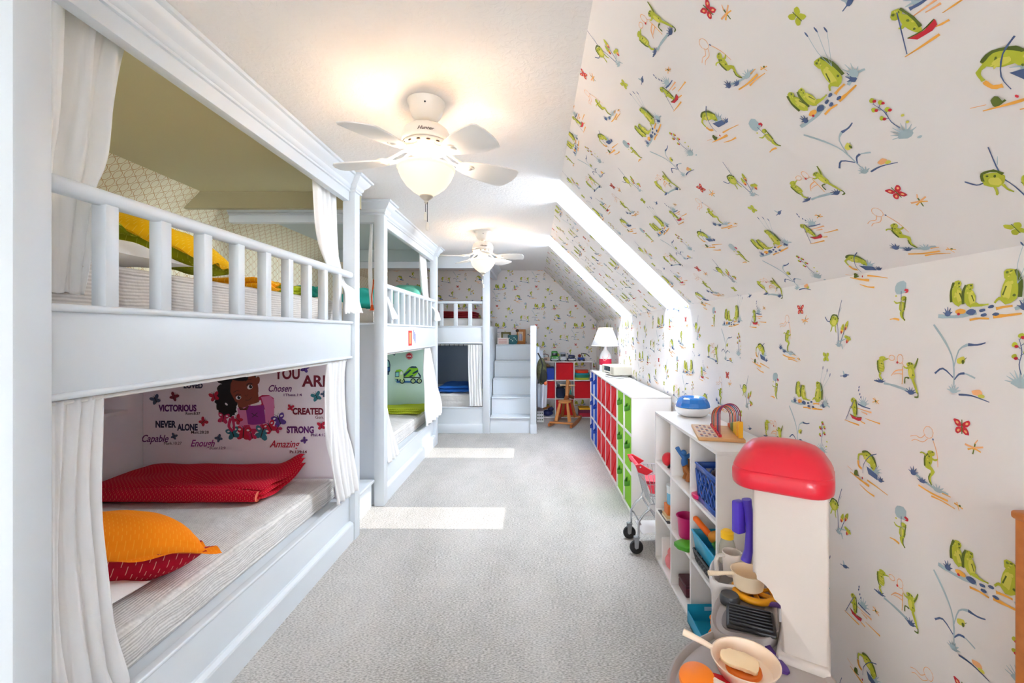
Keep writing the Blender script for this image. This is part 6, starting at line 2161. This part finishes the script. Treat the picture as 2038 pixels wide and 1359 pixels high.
# ------------------------------------------------------------------ toys on and in the far organizer
FZ = .926
def fcell(c, r):
    return Vector((FX + c * P3 + .016, FY, (r * R3 + .0165) if r else .0165))
def truck(label, x, c, w, h, l, kind, roof):
    t = thing('toy_truck', label, 'toy vehicle', (x, 7.36, FZ))
    m = mat('truck_' + kind, c, .35)
    y0 = 7.36 - l / 2
    mb = MB(); mb.box(x - w / 2, y0, FZ + .018, x + w / 2, y0 + l, FZ + h * .52, .012, 3); build(mb, 'body', m, t)
    mb = MB(); mb.box(x - w * .40, y0 + .03, FZ + h * .50, x + w * .40, y0 + l * .8, FZ + h, .016, 3); build(mb, 'cabin', roof, t)
    mb = MB(); mb.box(x - w * .34, y0 + .026, FZ + h * .56, x + w * .34, y0 + .034, FZ + h * .84, .003); build(mb, 'windscreen', mat('dark_glass', (40, 48, 56), .15), t)
    mb = MB(); mb.box(x - w * .44, y0 - .006, FZ + .02, x + w * .44, y0 + .004, FZ + .042, .003); build(mb, 'bumper', mat('grey_bumper', (196, 200, 204), .4), t)
    for s in (-1, 1):
        mb = MB(); mb.sphere((x + s * w * .32, y0 - .001, FZ + h * .36), (.011, .006, .009), None, 10, 8); build(mb, 'headlight', mat('headlight', (240, 240, 226), .2), t)
        for yy in (y0 + l * .2, y0 + l * .8):
            mb = MB(); mb.lathe([(0, -.012), (.022, -.012), (.024, 0), (.022, .012), (0, .012)], (0, 0, 0), 16, Matrix.Translation((x + s * (w / 2 - .010), yy, FZ + .0245)) @ Matrix.Rotation(PI / 2, 4, 'Y')); build(mb, 'wheel', BLACK_RUBBER, t)
GT = mat('truck_green', (64, 170, 60), .35)
truck('green toy truck on top of the far organizer', .355, (64, 170, 60), .125, .165, .20, 'green', GT)
truck('silver toy truck on top of the far organizer', .495, (196, 200, 208), .11, .145, .20, 'silver', mat('truck_silver_roof', (170, 174, 186), .35))
truck('navy blue toy car on top of the far organizer', .638, (30, 44, 120), .135, .10, .20, 'navy', mat('truck_navy_roof', (24, 34, 96), .3))
t = thing('toy_digger', 'blue toy digger with a red driver on the far organizer', 'toy vehicle', (.80, 7.36, FZ))
mb = MB(); mb.box(.745, 7.28, FZ + .015, .85, 7.42, FZ + .06, .01); build(mb, 'body', mat('digger_blue', (30, 66, 170), .35), t)
mb = MB(); mb.sphere((.772, 7.34, FZ + .088), .028); build(mb, 'driver', mat('driver_red', (140, 40, 34), .5), t)
mb = MB(); mb.tube([(.82, 7.34, FZ + .06), (.80, 7.32, FZ + .13), (.88, 7.30, FZ + .12), (.93, 7.29, FZ + .08)], .007, 8); build(mb, 'arm', BLACK_RUBBER, t)
for x in (.765, .835):
    mb = MB(); mb.lathe([(0, -.01), (.02, -.01), (.021, 0), (.02, .01), (0, .01)], (0, 0, 0), 16, Matrix.Translation((x, 7.278, FZ + .0215)) @ Matrix.Rotation(PI / 2, 4, 'X')); build(mb, 'wheel', BLACK_RUBBER, t)
t = thing('toy_radio', 'peach toy radio with an arched handle on the far organizer', 'toy', (.20, 7.36, FZ))
mb = MB(); mb.box(.13, 7.33, FZ, .275, 7.39, FZ + .062, .006); build(mb, 'body', mat('peach_plastic', (232, 196, 172), .5), t)
mb = MB(); mb.tube([(.135, 7.36, FZ + .06), (.15, 7.36, FZ + .10), (.20, 7.36, FZ + .118), (.25, 7.36, FZ + .10), (.265, 7.36, FZ + .06)], .006, 8); build(mb, 'handle', mat('brown_handle', (110, 50, 40), .5), t)
for k in range(2):
    mb = MB(); mb.box(.16, 7.3285, FZ + .02 + .022 * k, .235, 7.331, FZ + .03 + .022 * k); build(mb, 'slot', BLK, t)
p = fcell(0, 2)
t = thing('storage_box', 'blue plastic box in the top left cube of the far organizer', 'box', (p.x + .19, p.y + .14, p.z))
mb = MB(); mb.box(p.x + .10, p.y + .02, p.z, p.x + .272, p.y + .26, p.z + .185, .006); build(mb, 'body', mat('box_blue', (24, 70, 190), .5), t)
mb = MB(); mb.box(p.x + .096, p.y + .016, p.z + .186, p.x + .276, p.y + .264, p.z + .200, .004); build(mb, 'lid', mat('box_navy', (16, 40, 120), .5), t)
mb = MB(); mb.sphere((p.x + .17, p.y + .10, p.z + .222), (.045, .05, .024)); mb.sphere((p.x + .165, p.y + .07, p.z + .246), (.022, .022, .016))
single(mb, 'toy_figure', mat('tan_toy', (176, 140, 100), .6), 'tan toy figure on the blue box in the far organizer', 'toy')
p = fcell(2, 2)
for k, (c, h, w, lb) in enumerate((((196, 206, 60), .034, .19, 'lime tray at the bottom of the stack in the far organizer'), ((30, 130, 100), .045, .205, 'dark green tray second in the stack in the far organizer'),
                                   ((20, 150, 170), .03, .195, 'teal tray third in the stack in the far organizer'), ((226, 64, 30), .042, .17, 'orange red dish topping the stack in the far organizer'))):
    z = p.z + (0, .035, .081, .112)[k]
    mb = MB()
    loft(mb, [(smooth_poly([(p.x + .13 - w / 2, p.y + .02), (p.x + .13 + w / 2, p.y + .02), (p.x + .13 + w / 2, p.y + .22), (p.x + .13 - w / 2, p.y + .22)], 5), z), (smooth_poly([(p.x + .13 - w / 2 - .004, p.y + .016), (p.x + .13 + w / 2 + .004, p.y + .016), (p.x + .13 + w / 2 + .004, p.y + .224), (p.x + .13 - w / 2 - .004, p.y + .224)], 5), z + h)])
    single(mb, 'toy_tray', mat('tray_%d' % k, c, .4), lb, 'tray')
p = fcell(1, 1)
mb = MB(); mb.box(p.x + .01, p.y + .03, p.z, p.x + .15, p.y + .24, p.z + .16, .02, 3)
single(mb, 'fabric_pouch', mat('navy_fabric', (26, 40, 70), .8), 'navy fabric pouch in the centre cube of the far organizer', 'pouch')
mb = MB(); mb.tube([(p.x + .02, p.y + .05, p.z + .20), (p.x + .08, p.y + .04, p.z + .215), (p.x + .16, p.y + .06, p.z + .19)], .018, 10)
single(mb, 'toy_figure', mat('dark_grey_toy', (50, 54, 60), .6), 'dark grey toy lying on the navy pouch', 'toy')
mb = MB(); mb.sphere((p.x + .225, p.y + .06, p.z + .075), (.035, .03, .075))
single(mb, 'toy_ball', mat('aqua_toy', (60, 170, 160), .5), 'aqua toy beside the navy pouch in the far organizer', 'toy')
p = fcell(0, 0)
mb = MB(); mb.sphere((p.x + .17, p.y + .09, p.z + .052), (.09, .08, .052)); mb.sphere((p.x + .22, p.y + .06, p.z + .12), (.05, .05, .04))
single(mb, 'toy_helmet', mat('dark_blue_toy', (28, 40, 96), .4), 'dark blue toy in the bottom left cube of the far organizer', 'toy')
mb = MB(); mb.tube([(p.x + .08, p.y + .03, p.z + .12), (p.x + .14, p.y + .02, p.z + .14), (p.x + .20, p.y + .03, p.z + .17)], .018, 10)
single(mb, 'toy_boat', mat('brown_toy', (140, 84, 36), .5), 'brown toy on top of the dark blue toy in the far organizer', 'toy')
p = fcell(2, 0)
for k, (c, h, lb) in enumerate((((186, 30, 60), .06, 'crimson game box at the bottom right of the far organizer'), ((110, 24, 60), .05, 'plum game box on the crimson one in the far organizer'), ((238, 180, 30), .028, 'yellow game box topping the pile in the far organizer'))):
    z = p.z + (0, .061, .112)[k]
    mb = MB(); mb.box(p.x + .08, p.y + .01 + .01 * k, z, p.x + .26, p.y + .24, z + h, .003)
    single(mb, 'game_box', mat('game_%d' % k, c, .6), lb, 'game box')

# ------------------------------------------------------------------ coats, backpack and box by the stair side
mb = MB()
def coat(u, v):
    z = 1.12 - .86 * v
    a = u * 2 * PI
    wy = .05 + .11 * smoothstep(v * 1.6) + .03 * v
    wx = .028 + .034 * smoothstep(v * 1.4) + .018 * math.sin(v * PI)
    cy = 6.86 + .03 * v
    fold = 1 + .16 * math.sin(5 * a + 3 * v) * smoothstep(v * 2)
    return Vector((.050 + .075 + wx * math.cos(a) * fold + .012 * v, cy + wy * math.sin(a) * fold, z))
mb.grid(coat, 40, 26, 1, 1, close_u=True)
single(mb, 'coat', mat('white_coat', (222, 228, 238), .8, bump=.3, scale=20), 'white coat hanging on the side of the staircase', 'coat', angle=180)
t = thing('backpack', 'dark olive camouflage backpack hanging by the staircase side', 'backpack', (.13, 6.52, .62))
CAMO = mat('camo_cloth', (88, 88, 56), .85, var=.55, vscale=26)
mb = MB(); mb.sphere((.125, 6.52, .83), (.075, .13, .20)); build(mb, 'bag', CAMO, t)
mb = MB(); mb.sphere((.150, 6.42, .76), (.055, .05, .11)); build(mb, 'pocket', mat('dark_pocket', (40, 42, 34), .85), t)
mb = MB(); mb.tube([(.07, 6.45, 1.10), (.11, 6.42, 1.03), (.14, 6.40, .93), (.12, 6.40, .82), (.075, 6.42, .66)], .011, 8); build(mb, 'strap', BLACK_RUBBER, t)
mb = MB(); mb.sphere((.178, 6.40, .665), (.025, .022, .03)); build(mb, 'charm', mat('orange_charm', (224, 110, 60), .5), t)
mb = MB()
mb.grid(lambda u, v: Vector((.075 + .035 * math.cos(u * 2 * PI) * (.6 + .5 * v), 6.62 + .07 * math.sin(u * 2 * PI) * (.5 + .6 * v), 1.19 - .26 * v)), 24, 10, close_u=True)
single(mb, 'jacket_hood', mat('white_coat', (222, 228, 238), .8, bump=.3, scale=20), 'white hood hanging above the camouflage backpack', 'coat', angle=180)
mb = MB(); mb.box(.058, 6.90, 0, .165, 7.14, .175, .003)
t = thing('gift_box', 'small white patterned box on the floor under the white coat', 'box', (.11, 7.0, 0))
build(mb, 'body', mat('white_card', (240, 238, 236), .7), t)
for k in range(9):
    x, z = .068 + (k % 3) * .034, .03 + (k // 3) * .05
    mb = MB(); mb.rbox((x + .008, 6.8990, z + .01), (.018, .0016, .018), .6 * k, 0, 2, 'Y'); build(mb, 'pattern_leaf', mat('leaf_print', (96, 110, 84), .7), t)

# ------------------------------------------------------------------ things on the stair landing
LZ = 1.2085
mb = MB(); mb.box(-.575, 7.13, LZ, -.395, 7.17, LZ + .105, .003)
t = thing('plaque', 'pale pink printed plaque on the stair landing, left front', 'plaque', (-.485, 7.15, LZ))
build(mb, 'board', mat('pale_pink_board', (222, 206, 198), .6), t)
for k in range(3):
    mb = MB(); mb.box(-.555, 7.1285, LZ + .022 + .026 * k, -.425, 7.1302, LZ + .030 + .026 * k)
    build(mb, 'print', mat('pink_print', (196, 116, 112), .7), t)
t = thing('framed_picture', 'olive green picture frame behind the pink plaque on the landing', 'picture frame', (-.46, 7.35, LZ))
mb = MB()
for a, b, c, d in ((-.53, 0, -.37, .03), (-.53, .17, -.37, .20), (-.53, 0, -.50, .20), (-.40, 0, -.37, .20)):
    mb.box(a, 7.34, LZ + b, c, 7.36, LZ + d)
build(mb, 'frame', mat('olive_frame', (120, 112, 50), .5), t)
mb = MB(); mb.box(-.50, 7.352, LZ + .03, -.40, 7.356, LZ + .17); build(mb, 'picture', mat('grey_picture', (170, 176, 168), .6), t)
mb = MB(); mb.lathe([(0, 0), (.062, 0), (.080, .03), (.084, .10), (.082, .145), (.084, .150), (.078, .150), (.076, .10), (.07, .03), (0, .01)], (-.335, 7.28, LZ), 28)
t = thing('ceramic_pot', 'teal spotted pot on the stair landing', 'pot', (-.335, 7.28, LZ))
build(mb, 'pot', mat('teal_glaze', (56, 112, 118), .3), t)
for k in range(7):
    a = -PI / 2 + (-.9 + .3 * k)
    mb = MB(); mb.sphere((-.335 + .083 * math.cos(a), 7.28 + .083 * math.sin(a), LZ + .05 + .07 * ((k * 37) % 10) / 10), (.010, .006, .010), None, 8, 6); build(mb, 'spot', mat('glaze_spot', (30, 50, 58) if k % 2 else (190, 214, 206), .3), t)
t = thing('framed_picture', 'orange brown wooden frame with a figure picture on the landing', 'picture frame', (-.195, 7.30, LZ))
mb = MB(); mb.box(-.268, 7.29, LZ, -.125, 7.315, LZ + .245, .005); build(mb, 'frame', wood_mat('orange_frame', (168, 96, 32), (196, 124, 52)), t)
mb = MB(); mb.box(-.25, 7.287, LZ + .05, -.165, 7.2905, LZ + .205); build(mb, 'picture', mat('tan_picture', (206, 176, 140), .6), t)
mb = MB(); mb.tube([(-.208, 7.285, LZ + .06), (-.208, 7.285, LZ + .13), (-.208, 7.285, LZ + .17)], [.026, .030, .016], 12); build(mb, 'figure', mat('lavender_print', (176, 170, 190), .6), t)
mb = MB(); mb.sphere((-.262, 7.275, LZ + .222), (.026, .016, .026)); build(mb, 'ornament', mat('dark_brown_knob', (60, 36, 18), .5), t)
